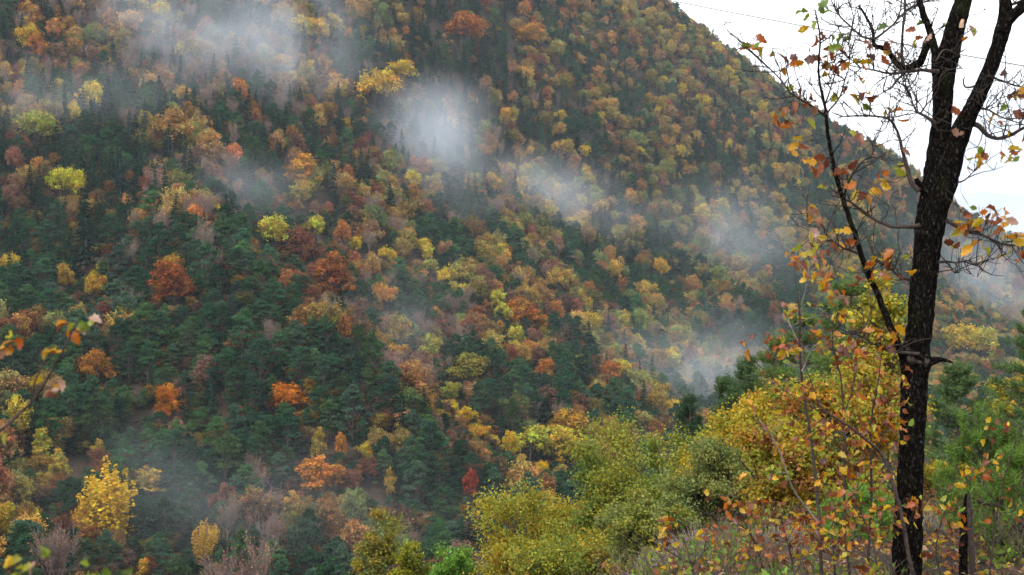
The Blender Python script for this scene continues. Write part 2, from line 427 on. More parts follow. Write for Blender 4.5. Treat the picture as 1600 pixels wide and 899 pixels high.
def pine(rng, R=3.3, H=10., ncl=54, nn_=120, ln=.52):
    cr, tr = MB(), MB()
    c = []
    for k in range(ncl):
        t = rng.uniform(.0, 1) ** .8; z = H * (.14 + .8 * t)
        rm = R * (1 - t ** 2.2) ** .6 * rng.uniform(.35, 1.05); a = rng.uniform(0, 6.28)
        c.append([rm * math.cos(a), rm * math.sin(a), z + rng.normal() * .2])
    c = np.array(c); c[0] = [0, 0, H * .97]
    for k in range(ncl):
        rad = rng.uniform(.55, 1.05) * R / 3.3
        dd = rdir(rng, nn_); dd[:, 2] = np.abs(dd[:, 2]) * .9 + rng.uniform(-.35, .2, nn_); dd = unit(dd)
        base = c[k] + dd * rad * rng.uniform(.25, .95, (nn_, 1)) * [1.15, 1.15, .62]
        ax = unit(dd + [0, 0, .45] + .35 * rng.normal(size=(nn_, 3)))
        sz = ln * rng.uniform(.7, 1.2, nn_)
        leaves(cr, base, rdir(rng, nn_) + dd * .5, sz, sz * .3, rc(rng, 1, .75, 1.25, .06) * rc(rng, nn_, .7, 1.3, .08), rng, ax, .1)
    limbs(tr, rng, H * .93, .19, c[1::2], .3, 1)
    return cr, tr
def bare(rng, R=3.0, H=9.5, nl=420):
    cr, tr = MB(), MB()
    tips = []
    for k in range(15):
        a = rng.uniform(0, 6.28); t0 = rng.uniform(.12, .6); s = np.array([0, 0, H * t0])
        e = np.array([math.cos(a) * R * rng.uniform(.35, .9), math.sin(a) * R * rng.uniform(.35, .9), H * rng.uniform(max(.55, t0 + .15), .93)])
        m_ = (s + e) / 2 - [0, 0, .25]
        tube(tr, [s, m_, e], [.075, .05, .02], 4, mi=1)
        for b in range(13):
            u = rng.uniform(.3, 1); p = s * (1 - u) ** 2 + 2 * m_ * u * (1 - u) + e * u * u
            q_ = p + (rdir(rng, 1)[0] * .8 + [math.cos(a) * .4, math.sin(a) * .4, 1.0]) * rng.uniform(.6, 1.4)
            tube(tr, [p, q_], [.032, .012], 3, mi=1); tips.append(q_); tips.append((p + q_) / 2)
            for _ in range(2):
                q2 = q_ + (rdir(rng, 1)[0] * .8 + [0, 0, .7]) * .55
                tube(tr, [(p + q_) / 2, q2], [.022, .01], 3, mi=1); tips.append(q2)
    tube(tr, [[0, 0, -.6], [.1, 0, H * .4], [0, .1, H * .85]], [.17, .11, .03], 6, mi=1)
    tips = np.array(tips); p = tips[rng.integers(0, len(tips), nl)] + rng.normal(size=(nl, 3)) * .22
    sz = .24 * rng.uniform(.7, 1.3, nl)
    leaves(cr, p, rdir(rng, nl), sz * 1.3, sz * .8, rc(rng, nl, .75, 1.25, .1), rng)
    return cr, tr
M_BARE = noise_mat('pale_grey_bark', (.1, .075, .066), (.19, .145, .13), 4, .2)
KIND = {  # name, maker, bark, natural height
 'P': ('pine_tree', lambda r: pine(r, ncl=int(r.integers(46, 60)), R=r.uniform(3.0, 3.9)), M_BARK, 10.),
 'F': ('fir_tree', lambda r: fir(r, R=r.uniform(2.1, 2.8)), M_BARK, 12.),
 'O': ('oak_tree', lambda r: broadleaf(r, R=r.uniform(3.3, 4.4)), M_BARK, 10.),
 'R': ('beech_tree', lambda r: broadleaf(r, R=r.uniform(3.0, 4.0), H=10.5, base=.8, ncl=84, nl=38, size=.4, lobes=4), M_BARK, 10.5),
 'Y': ('poplar_tree', lambda r: poplar(r, R=r.uniform(2.6, 3.4)), M_BARK, 12.),
 'Z': ('poplar_tree', lambda r: broadleaf(r, R=r.uniform(2.4, 3.0), H=12., base=.8, ncl=80, nl=36, size=.4, lobes=2), M_BARK, 12.),
 'B': ('bare_tree', lambda r: bare(r), M_BARE, 9.5),
}
PROTO, FORMS = {}, []
NVAR = 6
forms = bpy.data.collections.new('tree_forms')             # source shapes of the woodland, not placed themselves
for kk, (nm, mk, bark, h0) in KIND.items():
    PROTO[kk] = []
    for v in range(NVAR):
        cr, tr = mk(np.random.default_rng(100 + v * 17 + ord(kk)))
        mat = M_CONIF if kk in 'PF' else M_FAR
        cm = cr.mesh(nm + '_crown', mat); tm_ = MB()
        tm_.v, tm_.f, tm_.c, tm_.n = tr.v, tr.f, tr.c, tr.n; tm_.m = [np.zeros(len(x), int) for x in tr.f]
        PROTO[kk].append((cm, tm_.mesh(nm + '_trunk', bark)))
        if v < 4 and kk not in 'YZ':
            both = MB()
            both.v, both.f, both.c, both.m, both.n = list(cr.v), list(cr.f), list(cr.c), [np.zeros(len(x), int) for x in cr.f], cr.n
            both.add(np.concatenate(tr.v), np.concatenate(tr.f), None, 1)
            fo = bpy.data.objects.new('tree_form_%02d' % len(FORMS), both.mesh('tree_form', mat, bark))
            forms.objects.link(fo); FORMS.append(kk)

PAL = {
 'P': [(.027, .062, .027), (.033, .071, .035), (.02, .05, .025), (.042, .08, .029), (.036, .066, .038)],
 'F': [(.015, .036, .019), (.02, .045, .023), (.012, .031, .017)],
 'O': [(.22, .16, .045), (.19, .16, .045), (.24, .15, .05), (.15, .145, .05), (.28, .185, .04), (.19, .115, .05), (.12, .14, .05)],
 'R': [(.2, .08, .035), (.26, .115, .035), (.15, .08, .05), (.16, .065, .04), (.27, .14, .045), (.13, .08, .055)],
 'Y': [(.5, .34, .035), (.52, .3, .03), (.38, .34, .04)],
 'B': [(.24, .13, .07), (.2, .1, .07), (.26, .17, .08)],
}
CN = {'P': ['dark green', 'bluish green', 'deep green', 'mid green', 'grey green'], 'F': ['blackish green', 'dark spruce-green', 'near-black green'],
      'O': ['ochre', 'olive-yellow', 'tan', 'olive', 'golden', 'brown', 'greenish'],
      'R': ['russet', 'orange', 'dull brown', 'brick red', 'copper', 'purplish brown'], 'Y': ['golden', 'amber', 'lemon'], 'B': ['bare grey', 'bare pinkish', 'bare tan']}

# --- trees one can name in the photograph: kind, crown centre px, top py, bottom py, width px, colour, label, short landmark phrase
LM = [
 ('Y',170,716,852,108,(.6,.4,.028),'huge golden yellow poplar with many upright plumes, largest of the lower slope','the huge golden poplar'),
 ('Y',131,776,850,40,(.56,.31,.03),'amber poplar standing in front of the huge golden poplar','the amber poplar'),
 ('Y',319,810,872,48,(.54,.33,.035),'small egg-shaped golden poplar alone among grey green pines','the egg-shaped golden poplar'),
 ('Z',232,728,785,38,(.42,.3,.05),'pale gold poplar peeking out behind the huge golden poplar','the pale gold poplar'),
 ('Z',66,672,735,34,(.36,.31,.05),'slim yellow-green poplar, taller of two above the huge golden poplar','the slim yellow-green poplar'),
 ('Z',94,698,760,28,(.38,.3,.06),'narrow dull yellow poplar beside the slim yellow-green poplar','the narrow dull poplar'),
 ('Z',43,744,800,28,(.3,.24,.06),'faded yellow poplar at the edge of the valley floor','the faded poplar'),
 ('Z',153,686,735,18,(.36,.26,.04),'thin ochre spire of a poplar above the huge golden poplar','the thin ochre spire'),
 ('Z',219,872,915,20,(.5,.32,.04),'tiny golden poplar tip at the bottom of the valley','the tiny golden tip'),
 ('R',500,718,780,72,(.48,.19,.03),'flat-topped bright orange beech above pale misty pines','the flat orange beech'),
 ('R',446,598,650,50,(.5,.17,.016),'vivid orange round beech amid dark pines of the near spur','the vivid orange beech'),
 ('R',262,606,665,38,(.42,.15,.02),'orange beech with thin crown among dark pines','the thin orange beech'),
 ('O',60,174,226,54,(.3,.32,.05),'round yellow-green oak on the upper slope below the mist','the round yellow-green oak'),
 ('O',95,262,308,36,(.42,.42,.04),'lemon-lime oak, left one of a bright pair above black firs','the lemon-lime pair'),
 ('O',119,264,312,36,(.46,.4,.035),'lemon oak, right one of a bright pair above black firs','the lemon oak'),
 ('O',585,106,166,58,(.56,.36,.03),'big golden oak high on the slope above the white mist puff','the big golden oak'),
 ('O',625,92,130,36,(.52,.37,.04),'smaller golden oak just above the big golden oak','the smaller golden oak'),
 ('O',472,26,66,36,(.45,.36,.06),'pale yellow oak under the drifting upper mist','the pale yellow oak'),
 ('O',503,24,70,36,(.5,.32,.05),'golden oak beside the pale yellow oak in upper mist','the misty golden oak'),
 ('O',442,84,112,34,(.5,.32,.05),'low yellow oak glowing through the upper mist','the low yellow oak'),
 ('O',45,34,92,30,(.48,.31,.04),'yellow and orange oak near the top corner','the corner oak'),
 ('R',60,52,100,30,(.42,.16,.04),'salmon-orange beech beside the yellow oak near the top corner','the salmon beech'),
 ('O',270,170,230,52,(.36,.2,.06),'wide tan oak with a dark fir in front of it','the wide tan oak'),
 ('R',474,242,298,54,(.46,.22,.025),'deep orange rounded beech in the middle of the upper slope','the deep orange beech'),
 ('O',470,282,325,42,(.42,.32,.04),'yellow oak directly below the deep orange beech','the yellow oak under the orange beech'),
 ('O',430,338,398,40,(.48,.4,.045),'bright lemon oak at the head of the gully','the bright lemon oak'),
 ('O',488,335,378,36,(.46,.42,.05),'lime-lemon oak next to a russet thicket','the lime-lemon oak'),
 ('O',268,398,438,26,(.42,.28,.03),'small amber oak on top of a rust-red beech','the small amber oak'),
 ('R',272,412,490,60,(.25,.075,.02),'rust-red spreading beech on the pine spur','the rust-red beech'),
 ('R',520,398,480,66,(.27,.085,.018),'broad rust-brown beech across the gully from the pine spur','the broad rust beech'),
 ('R',472,358,425,56,(.17,.06,.03),'dark maroon beech above the gully','the maroon beech'),
 ('O',558,368,396,18,(.55,.44,.04),'tiny lemon oak alone among olive trees','the tiny lemon oak'),
 ('O',600,382,408,16,(.56,.42,.04),'very small bright yellow oak, upper of two','the very small yellow oak'),
 ('O',613,388,414,14,(.56,.38,.03),'very small amber oak, lower of two','the very small amber oak'),
 ('O',668,378,412,24,(.5,.4,.05),'small yellow oak left of the middle slope gap','the small yellow oak'),
 ('O',698,414,450,24,(.58,.45,.04),'brightest yellow oak of the middle slope','the brightest yellow oak'),
 ('O',673,404,428,22,(.36,.33,.08),'pale lime oak between two yellow oaks','the pale lime oak'),
 ('O',779,450,486,30,(.46,.42,.05),'upper lemon oak of a stacked pair mid-slope','the upper lemon oak'),
 ('O',785,472,505,24,(.48,.44,.06),'lower lemon oak of a stacked pair mid-slope','the lower lemon oak'),
 ('R',818,462,512,44,(.42,.17,.025),'orange beech beside the stacked lemon pair','the orange beech by the lemon pair'),
 ('R',838,484,520,40,(.4,.16,.02),'orange beech downhill of another orange beech mid-slope','the downhill orange beech'),
 ('O',598,438,490,32,(.46,.23,.05),'peach-orange oval oak above the gully thickets','the peach oak'),
 ('O',805,508,540,22,(.46,.4,.05),'little lemon oak over red undergrowth','the little lemon oak'),
 ('O',672,522,566,38,(.34,.31,.05),'lime-yellow oak above the misty gully','the gully lime oak'),
 ('O',732,552,604,62,(.23,.2,.035),'broad olive oak spreading over russet trees','the broad olive oak'),
 ('O',704,596,634,34,(.33,.33,.045),'round lime-green oak at the head of a golden row','the round lime oak'),
 ('O',708,622,652,30,(.6,.43,.03),'first golden oak of a row running downhill','the first golden oak'),
 ('O',728,636,668,30,(.58,.38,.03),'second golden oak of a row running downhill','the second golden oak'),
 ('O',748,660,692,28,(.52,.32,.04),'third amber oak of a row running downhill','the third amber oak'),
 ('O',772,678,704,22,(.46,.33,.04),'last small oak of the golden row running downhill','the last oak of the golden row'),
 ('O',797,672,722,30,(.58,.43,.03),'bright yellow oak in front of the lime poplar clump','the bright clump oak'),
 ('O',828,664,722,56,(.42,.4,.05),'large lime-yellow oak behind the near yellow bushes','the large lime-yellow oak'),
 ('O',880,668,730,64,(.5,.38,.04),'large golden oak behind the near green bushes','the large golden oak'),
 ('O',845,718,745,18,(.6,.42,.02),'tiny golden oak just above the near yellow bushes','the tiny golden oak'),
 ('O',884,638,694,64,(.4,.22,.03),'orange-brown spreading oak behind the large golden oak','the orange-brown oak'),
 ('O',105,410,458,28,(.38,.24,.04),'thin golden oak, left of two on the pine spur','the thin golden oak'),
 ('O',145,420,478,26,(.42,.27,.035),'thin amber oak, right of two on the pine spur','the thin amber oak'),
 ('R',152,545,605,46,(.36,.16,.03),'loose orange beech behind the blurred twigs','the loose orange beech'),
 ('R',735,735,785,24,(.34,.06,.03),'crimson narrow beech near the near yellow bushes','the crimson beech'),
 ('R',531,674,722,20,(.45,.19,.03),'slim orange beech on the lower spur','the slim orange beech'),
 ('Z',498,668,732,22,(.32,.23,.04),'slim ochre poplar beside a slim orange beech','the slim ochre poplar'),
 ('Z',610,730,790,16,(.36,.24,.04),'pencil-thin golden poplar among black-green firs','the pencil-thin poplar'),
 ('O',1032,402,436,22,(.52,.33,.04),'small golden oak on the far slope under drifting mist','the far golden oak'),
 ('O',872,412,462,30,(.38,.27,.06),'oval straw-coloured oak in the middle of the slope','the straw-coloured oak'),
 ('R',955,560,600,34,(.4,.14,.03),'orange-red beech low on the far slope','the orange-red far beech'),
 ('R',852,560,592,30,(.42,.17,.03),'orange beech low in the middle of the slope','the low orange beech'),
 ('R',720,20,75,60,(.4,.15,.03),'orange-red beech group near the top between dark firs','the top orange beech'),
 ('O',828,36,80,40,(.4,.2,.03),'orange oak on the upper ridge flank','the upper orange oak'),
 ('O',1502,505,560,46,(.45,.34,.04),'yellow oak seen past the dark trunk at the far side','the yellow oak past the trunk'),
 ('O',1545,510,565,40,(.38,.32,.05),'yellow-green oak to the far side of the dark trunk','the yellow-green oak past the trunk'),
 ('F',135,292,430,58,(.01,.026,.017),'tallest black-green fir below the lemon-lime pair','the tallest black fir'),
 ('F',262,188,250,26,(.016,.04,.035),'dark fir standing before the wide tan oak','the dark fir before the tan oak'),
 ('F',188,232,320,40,(.014,.036,.03),'dark broad fir in the black fir stand','the dark broad fir'),
 ('F',330,560,640,26,(.02,.05,.035),'pointed fir on the pine spur above the orange beech','the pointed fir'),
 ('F',520,250,330,26,(.016,.04,.032),'tall dark fir right of the deep orange beech','the tall dark fir'),
]
# what grows where: px, py, then shares of pine, fir, oak, beech and bare trees
ZONES = np.array([
 (40,40, 2,1,3,3,1),(150,60, 1,1,2,3,2),(260,60, 2,3,1,1,2),(380,60, 2,2,2,2,2),(480,40, 2,1,4,2,1),(560,50, 2,2,4,2,0),(660,50, 2,4,3,1,0),(740,40, 1,4,1,3,0),
 (830,40, 1,2,2,4,0),(920,40, 3,1,3,2,0),(990,30, 1,0,4,3,0),(1080,80, 2,0,4,2,0),(1200,150, 2,1,4,2,0),(1320,220, 3,1,4,2,0),(1420,270, 3,1,4,2,0),
 (50,140, 2,3,2,1,2),(160,150, 3,3,1,1,2),(270,150, 1,2,3,2,2),(390,160, 2,2,3,1,3),(520,160, 2,2,3,3,1),(640,150, 2,4,2,2,0),(740,160, 1,6,1,2,1),(850,150, 1,1,6,1,0),
 (950,150, 2,1,6,1,0),(1050,200, 1,2,7,1,0),(1130,240, 1,4,5,1,0),(1230,280, 2,1,6,1,0),
 (50,260, 2,5,1,2,0),(150,260, 2,7,1,0,0),(250,250, 2,3,3,2,1),(370,270, 2,1,2,2,4),(460,290, 2,1,3,3,2),(540,260, 2,4,2,2,0),(650,270, 2,1,4,2,2),(760,260, 2,2,3,2,2),
 (860,240, 2,2,3,4,1),(950,260, 2,3,4,1,0),(1040,300, 1,2,6,1,0),(1150,340, 2,1,5,1,0),
 (50,350, 5,3,1,0,0),(140,360, 2,7,1,0,0),(230,350, 5,1,1,2,1),(340,330, 4,1,1,1,2),(440,340, 3,0,2,2,2),(540,350, 2,0,2,4,2),(640,340, 3,1,5,1,1),(760,350, 3,0,4,1,2),
 (870,360, 3,0,5,1,2),(980,370, 3,1,5,1,0),(1090,420, 3,1,5,1,0),(1220,420, 4,0,4,1,0),(1340,380, 4,0,4,2,0),(1480,420, 4,0,3,2,1),
 (50,450, 6,0,1,2,0),(150,460, 6,0,2,1,0),(260,450, 4,0,1,3,2),(350,440, 9,0,0,1,0),(440,460, 8,0,0,1,0),(520,450, 1,0,1,6,2),(610,450, 3,0,2,2,3),(700,460, 4,0,2,2,2),
 (810,460, 4,0,3,3,0),(920,470, 5,0,4,1,0),(1030,480, 4,1,5,0,0),(1150,520, 4,0,4,1,1),
 (50,560, 6,0,2,2,0),(150,560, 7,0,1,2,0),(260,540, 7,0,1,2,0),(370,540, 8,0,1,1,0),(460,560, 6,0,2,1,2),(550,560, 9,0,0,0,0),(640,560, 1,0,2,1,6),(730,560, 3,0,3,3,2),
 (840,560, 5,0,2,3,0),(950,570, 4,2,3,2,0),(1060,580, 3,0,4,1,2),
 (50,650, 7,0,2,1,0),(150,650, 8,1,0,0,0),(270,650, 6,1,2,1,0),(380,650, 7,0,0,1,2),(450,660, 3,0,0,4,2),(540,650, 7,1,0,2,0),(640,670, 8,1,0,1,0),(740,640, 6,0,1,2,2),(840,620, 3,0,1,5,1),(940,640, 3,0,3,3,0),
 (50,760, 4,0,3,0,2),(150,780, 6,0,1,0,1),(270,770, 6,0,1,0,2),(380,780, 5,0,2,1,2),(470,790, 5,0,1,1,3),(560,760, 4,0,2,3,0),(650,760, 8,2,0,1,0),(740,760, 5,2,0,3,1),(840,760, 5,1,3,1,0),
 (60,870, 6,0,2,0,2),(180,870, 8,1,0,0,0),(300,870, 6,0,0,0,2),(400,880, 4,0,1,0,4),(500,870, 5,0,2,0,3),(600,870, 4,0,4,2,0),(700,870, 4,0,2,2,2),
 (1500,560, 3,0,4,2,0),(1600,560, 3,0,4,2,0),(1300,560, 4,0,4,1,0)], float)
SPECIES = ['P', 'F', 'O', 'R', 'B']

trees = []      # kind, x, y, z, scale xy, scale z, rot, colour, label|None, landmark|None, colour index
for kd, px, top, bot, w, col, lab, ph in LM:
    h = ground_hit(px, min(bot + 4, 925))
    if h is None: continue
    H = (bot - top) * h[1] / FPX
    kd_h = KIND[kd][3]; H = H * 1.1
    nat_w = {'O': 7.8, 'R': 7.0, 'Y': 5.6, 'Z': 5.6, 'F': 5.0, 'P': 6.6}[kd]
    trees.append(dict(k=kd, p=h - [0, 0, H * .06], sx=w * h[1] / FPX / nat_w * 1.1, sz=H / kd_h, col=col, lab=lab, ph=ph, ci=0))
n_lm = len(trees)
lmP = np.array([t['p'] for t in trees])
lx, ly = project(lmP)
lbox = np.array([[l[1] - l[4] / 2, l[2], l[1] + l[4] / 2, l[3]] for l in LM])[:n_lm]

rng = np.random.default_rng(5)
cand = []
y = 170.0; jy = 0
while y < 1160:
    SP = float(np.interp(y, [170, 450, 900], [4.2, 4.5, 5.2])); y += SP * .9; jy += 1
    half = .43 * y
    xs = np.arange(-half, half, SP) + (jy % 2) * SP / 2
    cand.append(np.stack([xs, np.full_like(xs, y)], 1) + rng.uniform(-.42, .42, (len(xs), 2)) * SP)
cand = np.concatenate(cand)
cz = zg(cand[:, 0], cand[:, 1])
P3 = np.column_stack([cand, cz])
tops = P3 + [0, 0, 11.]
vis = np.ones(len(P3), bool)
for f in np.linspace(.08, .985, 70):
    q_ = tops * f
    vis &= zg(q_[:, 0], q_[:, 1]) + 2 < q_[:, 2]
px_, py_ = project(P3 + [0, 0, 5.])
keep = vis & (py_ > -70) & (py_ < 960) & (px_ > -110) & (px_ < 1710)
P3, px_, py_ = P3[keep], px_[keep], py_[keep]
for p, px, py in zip(P3, px_, py_):
    near = np.hypot(lmP[:, 0] - p[0], lmP[:, 1] - p[1])
    if near.min() < 3.6: continue
    sc = FPX / p[1]
    hid = (px > lbox[:, 0] - 3.0 * sc) & (px < lbox[:, 2] + 3.0 * sc) & (py - 5 * sc < lbox[:, 3] - .25 * (lbox[:, 3] - lbox[:, 1])) & (py > lbox[:, 1]) & (p[1] < lmP[:, 1])
    fit = 1.0
    if hid.any():
        lim = (lbox[hid, 3] - .14 * (lbox[hid, 3] - lbox[hid, 1])).max()
        fit = (py + 5 * sc - lim) / (11 * sc)
        fit = max(fit, .26)
    zk = int(np.argmin((ZONES[:, 0] - px - rng.normal() * 32) ** 2 + (ZONES[:, 1] - py - rng.normal() * 32) ** 2))
    zw = ZONES[zk, 2:] * [1.15, 1.3, 1, .75, .7]
    if px < 620 and py > 280: zw = zw * [1.2, 1.2, .9, .95, .9]
    if px > 640: zw = zw * [1.35, 1.5, 1, .9, 1]
    fld = lambda a, b, c: math.sin(p[0] * a + 1.7 * math.sin(p[1] * b + c) + c) * math.sin(p[1] * a * 1.1 + 1.4 * math.sin(p[0] * b - c) + 2 * c)
    g1 = 1.5 * fld(.085, .05, 1.0) + .9 * fld(.19, .11, 2.3) + .75 * rng.normal()
    u = .5 * (1 + math.erf(g1 / 1.25 / math.sqrt(2)))
    order = [0, 1, 4, 3, 2]; cdf = np.cumsum(zw[order]) / zw.sum()
    kd = SPECIES[order[int(min(np.searchsorted(cdf, u), 4))]]
    g2 = 1.3 * fld(.07, .06, 4.1) + .8 * fld(.16, .12, .7) + .8 * rng.normal()
    u2 = min(.5 * (1 + math.erf(g2 / 1.25 / math.sqrt(2))), .999)
    ci = int(u2 * len(PAL[kd]))
    if kd == 'O' and px < 870 and ci in (1, 3, 6) and rng.random() < .3: ci = 2
    s = (.42 + .76 * rng.beta(2.0, 2.0)) * {'P': .92, 'F': 1.02, 'O': .86, 'R': .82, 'B': .95}[kd]
    s = min(s, fit) if fit < 1 else s
    c = np.array(PAL[kd][ci]) * (1.35 if kd in 'OR' else 1.2) * rng.uniform(.62, 1.38) * (1 + .06 * rng.normal(size=3))
    if kd == 'O' and rng.random() < .05: c = np.array((.5, .38, .045)) * rng.uniform(.8, 1.1); ci = 4
    trees.append(dict(k=kd, p=p, sx=s * rng.uniform(.84, 1.2), sz=s * rng.uniform(.85, 1.3), col=c, lab=None, ph=None, ci=ci))
    for _ in range(2 if p[1] < 430 else int(rng.random() < .75)):      # young growth filling the gaps beside it
        k2 = rng.choice(['P', 'P', 'O', 'R']); s2 = rng.uniform(.3, .5); a = rng.uniform(0, 6.28)
        q2 = np.array([p[0] + 2.4 * math.cos(a), p[1] + 2.4 * math.sin(a), 0]); q2[2] = p[2] + (q2[1] - p[1]) * .45 - .6
        trees.append(dict(k=k2, p=q2, sx=s2 * 1.25, sz=s2, col=np.array(PAL[k2][int(rng.integers(0, len(PAL[k2])))]) * rng.uniform(.7, 1.1), lab=None, ph=None, ci=0, low=True))
for t in trees:
    t['px'], t['py'] = [float(a) for a in project(t['p'] + np.array([0, 0, KIND[t['k']][3] * t['sz'] * .6]))]
    t['size'] = KIND[t['k']][3] * t['sz'] / t['p'][1] * FPX
    infr = 0 < t['px'] < 1600 and 0 < t['py'] < 890
    fgx = t['px'] > 720 and t['py'] > np.interp(t['px'], [720, 800, 960, 1060, 1200, 1600], [840, 745, 665, 640, 480, 560])
    t['show'] = infr and not fgx and not t.get('low')

# one object per tree for the 300 of a kind that show largest
ORD = ['first', 'second', 'third', 'fourth', 'fifth', 'sixth', 'seventh', 'eighth', 'ninth', 'tenth', 'eleventh', 'twelfth', 'thirteenth', 'fourteenth', 'fifteenth',
       'sixteenth', 'seventeenth', 'eighteenth', 'nineteenth', 'twentieth']
ORD += ['twenty-' + o for o in ORD[:9]] + ['thirtieth'] + ['thirty-' + o for o in ORD[:9]]
used = set()
single = []
for kd in KIND:
    ls = [i for i, t in enumerate(trees) if t['k'] == kd and t['show']]
    ls.sort(key=lambda i: (trees[i]['lab'] is None, -trees[i]['size']))
    single += ls[:298]
single = sorted(set(single))
# labels: which way and how many trees along from a tree that stands out
NOUN = {'P': 'pine', 'F': 'fir', 'O': 'oak', 'R': 'beech', 'B': 'tree', 'Y': 'poplar', 'Z': 'poplar'}
GROUP = {'P': 'pines on the wooded slope', 'F': 'firs on the wooded slope', 'O': 'autumn oaks on the wooded slope', 'R': 'beeches on the wooded slope', 'B': 'bare trees on the wooded slope', 'Y': 'poplars in the valley', 'Z': 'poplars in the valley'}
L_ids = [i for i in range(n_lm) if trees[i]['show']]
LX = np.array([[trees[i]['px'], trees[i]['py']] for i in L_ids])
bucket = {}
for i in single:
    t = trees[i]
    if t['lab']: continue
    dv = np.array([t['px'], t['py']]) - LX
    k = int(np.argmin((dv ** 2).sum(1))); v = dv[k]
    a = int(round(math.degrees(math.atan2(-v[1], v[0])) / 45)) % 8
    dr = ['right of', 'up and right of', 'straight above', 'up and left of', 'left of', 'down and left of', 'straight below', 'down and right of'][a]
    bucket.setdefault((t['k'], t['ci'], L_ids[k], dr), []).append((float(np.hypot(*v)), i))
for (kd, ci, li, dr), ls in bucket.items():
    ls.sort()
    for r_, (_, i) in enumerate(ls):
        o_ = '' if len(ls) == 1 else (', ' + ORD[r_] + ' out')
        trees[i]['lab'] = f"{CN[kd][ci]} {NOUN[kd]}{o_}, {dr} {trees[li]['ph']}"
trng = np.random.default_rng(77)
sset = set(single)
for i in single:
    t = trees[i]; kd = t['k']; nm = KIND[kd][0]
    cm, tm_ = PROTO[kd][int(trng.integers(0, NVAR))]
    o = empty(nm, t['p'], t['lab'], NOUN[kd] + ' tree' if kd != 'B' else 'bare tree', GROUP[kd])
    o.rotation_euler = (trng.normal() * .03, trng.normal() * .03, trng.uniform(0, 6.28))
    o.scale = (t['sx'], t['sx'], t['sz'])
    c = link('crown', cm, o); c['leaf_colour'] = [float(q) for q in np.clip(t['col'], 0, 1)]
    link('trunk', tm_, o)
# the rest of the wood
rest = [t for i, t in enumerate(trees) if i not in sset]
nrest = len(rest)
me = bpy.data.meshes.new('distant_woodland')
me.vertices.add(nrest); me.vertices.foreach_set('co', np.array([t['p'] for t in rest], np.float32).ravel())
def put(nm, typ, key, arr):
    a = me.attributes.new(nm, typ, 'POINT'); a.data.foreach_set(key, arr)
put('turn', 'FLOAT_VECTOR', 'vector', np.column_stack([trng.normal(size=(nrest, 2)) * .04, trng.uniform(0, 6.28, nrest)]).astype(np.float32).ravel())
put('size', 'FLOAT_VECTOR', 'vector', np.array([[t['sx'], t['sx'], t['sz']] for t in rest], np.float32).ravel())
first = {k: FORMS.index(k) for k in 'PFORB'}
put('form', 'INT', 'value', np.array([first.get(t['k'], first['O']) + int(trng.integers(0, 4)) for t in rest], np.int32))
put('leaf_colour', 'FLOAT_COLOR', 'color', np.array([[*np.clip(t['col'], 0, 1), 1] for t in rest], np.float32).ravel())
wo = link('distant_woodland', me)
gt = bpy.data.node_groups.new('plant_trees', 'GeometryNodeTree')
gt.interface.new_socket('Geometry', in_out='INPUT', socket_type='NodeSocketGeometry')
gt.interface.new_socket('Geometry', in_out='OUTPUT', socket_type='NodeSocketGeometry')
gi = gt.nodes.new('NodeGroupInput'); go = gt.nodes.new('NodeGroupOutput')
ci_ = gt.nodes.new('GeometryNodeCollectionInfo'); ci_.inputs['Collection'].default_value = forms
ci_.inputs['Separate Children'].default_value = True; ci_.inputs['Reset Children'].default_value = True
ip = gt.nodes.new('GeometryNodeInstanceOnPoints'); ip.inputs['Pick Instance'].default_value = True
gt.links.new(gi.outputs[0], ip.inputs['Points']); gt.links.new(ci_.outputs[0], ip.inputs['Instance'])
for nm, typ, sock in (('turn', 'FLOAT_VECTOR', 'Rotation'), ('size', 'FLOAT_VECTOR', 'Scale'), ('form', 'INT', 'Instance Index')):
    na = gt.nodes.new('GeometryNodeInputNamedAttribute'); na.data_type = typ; na.inputs['Name'].default_value = nm
    gt.links.new(na.outputs['Attribute'], ip.inputs[sock])
gt.links.new(ip.outputs[0], go.inputs[0])
wo.modifiers.new('trees', 'NODES').node_group = gt
tag(wo, 'mixed autumn woodland covering the rest of the far slope', 'woodland', kind='stuff')
print('TREES', len(trees), 'single', len(single), {k: sum(1 for t in trees if t['k'] == k and t['show']) for k in KIND})

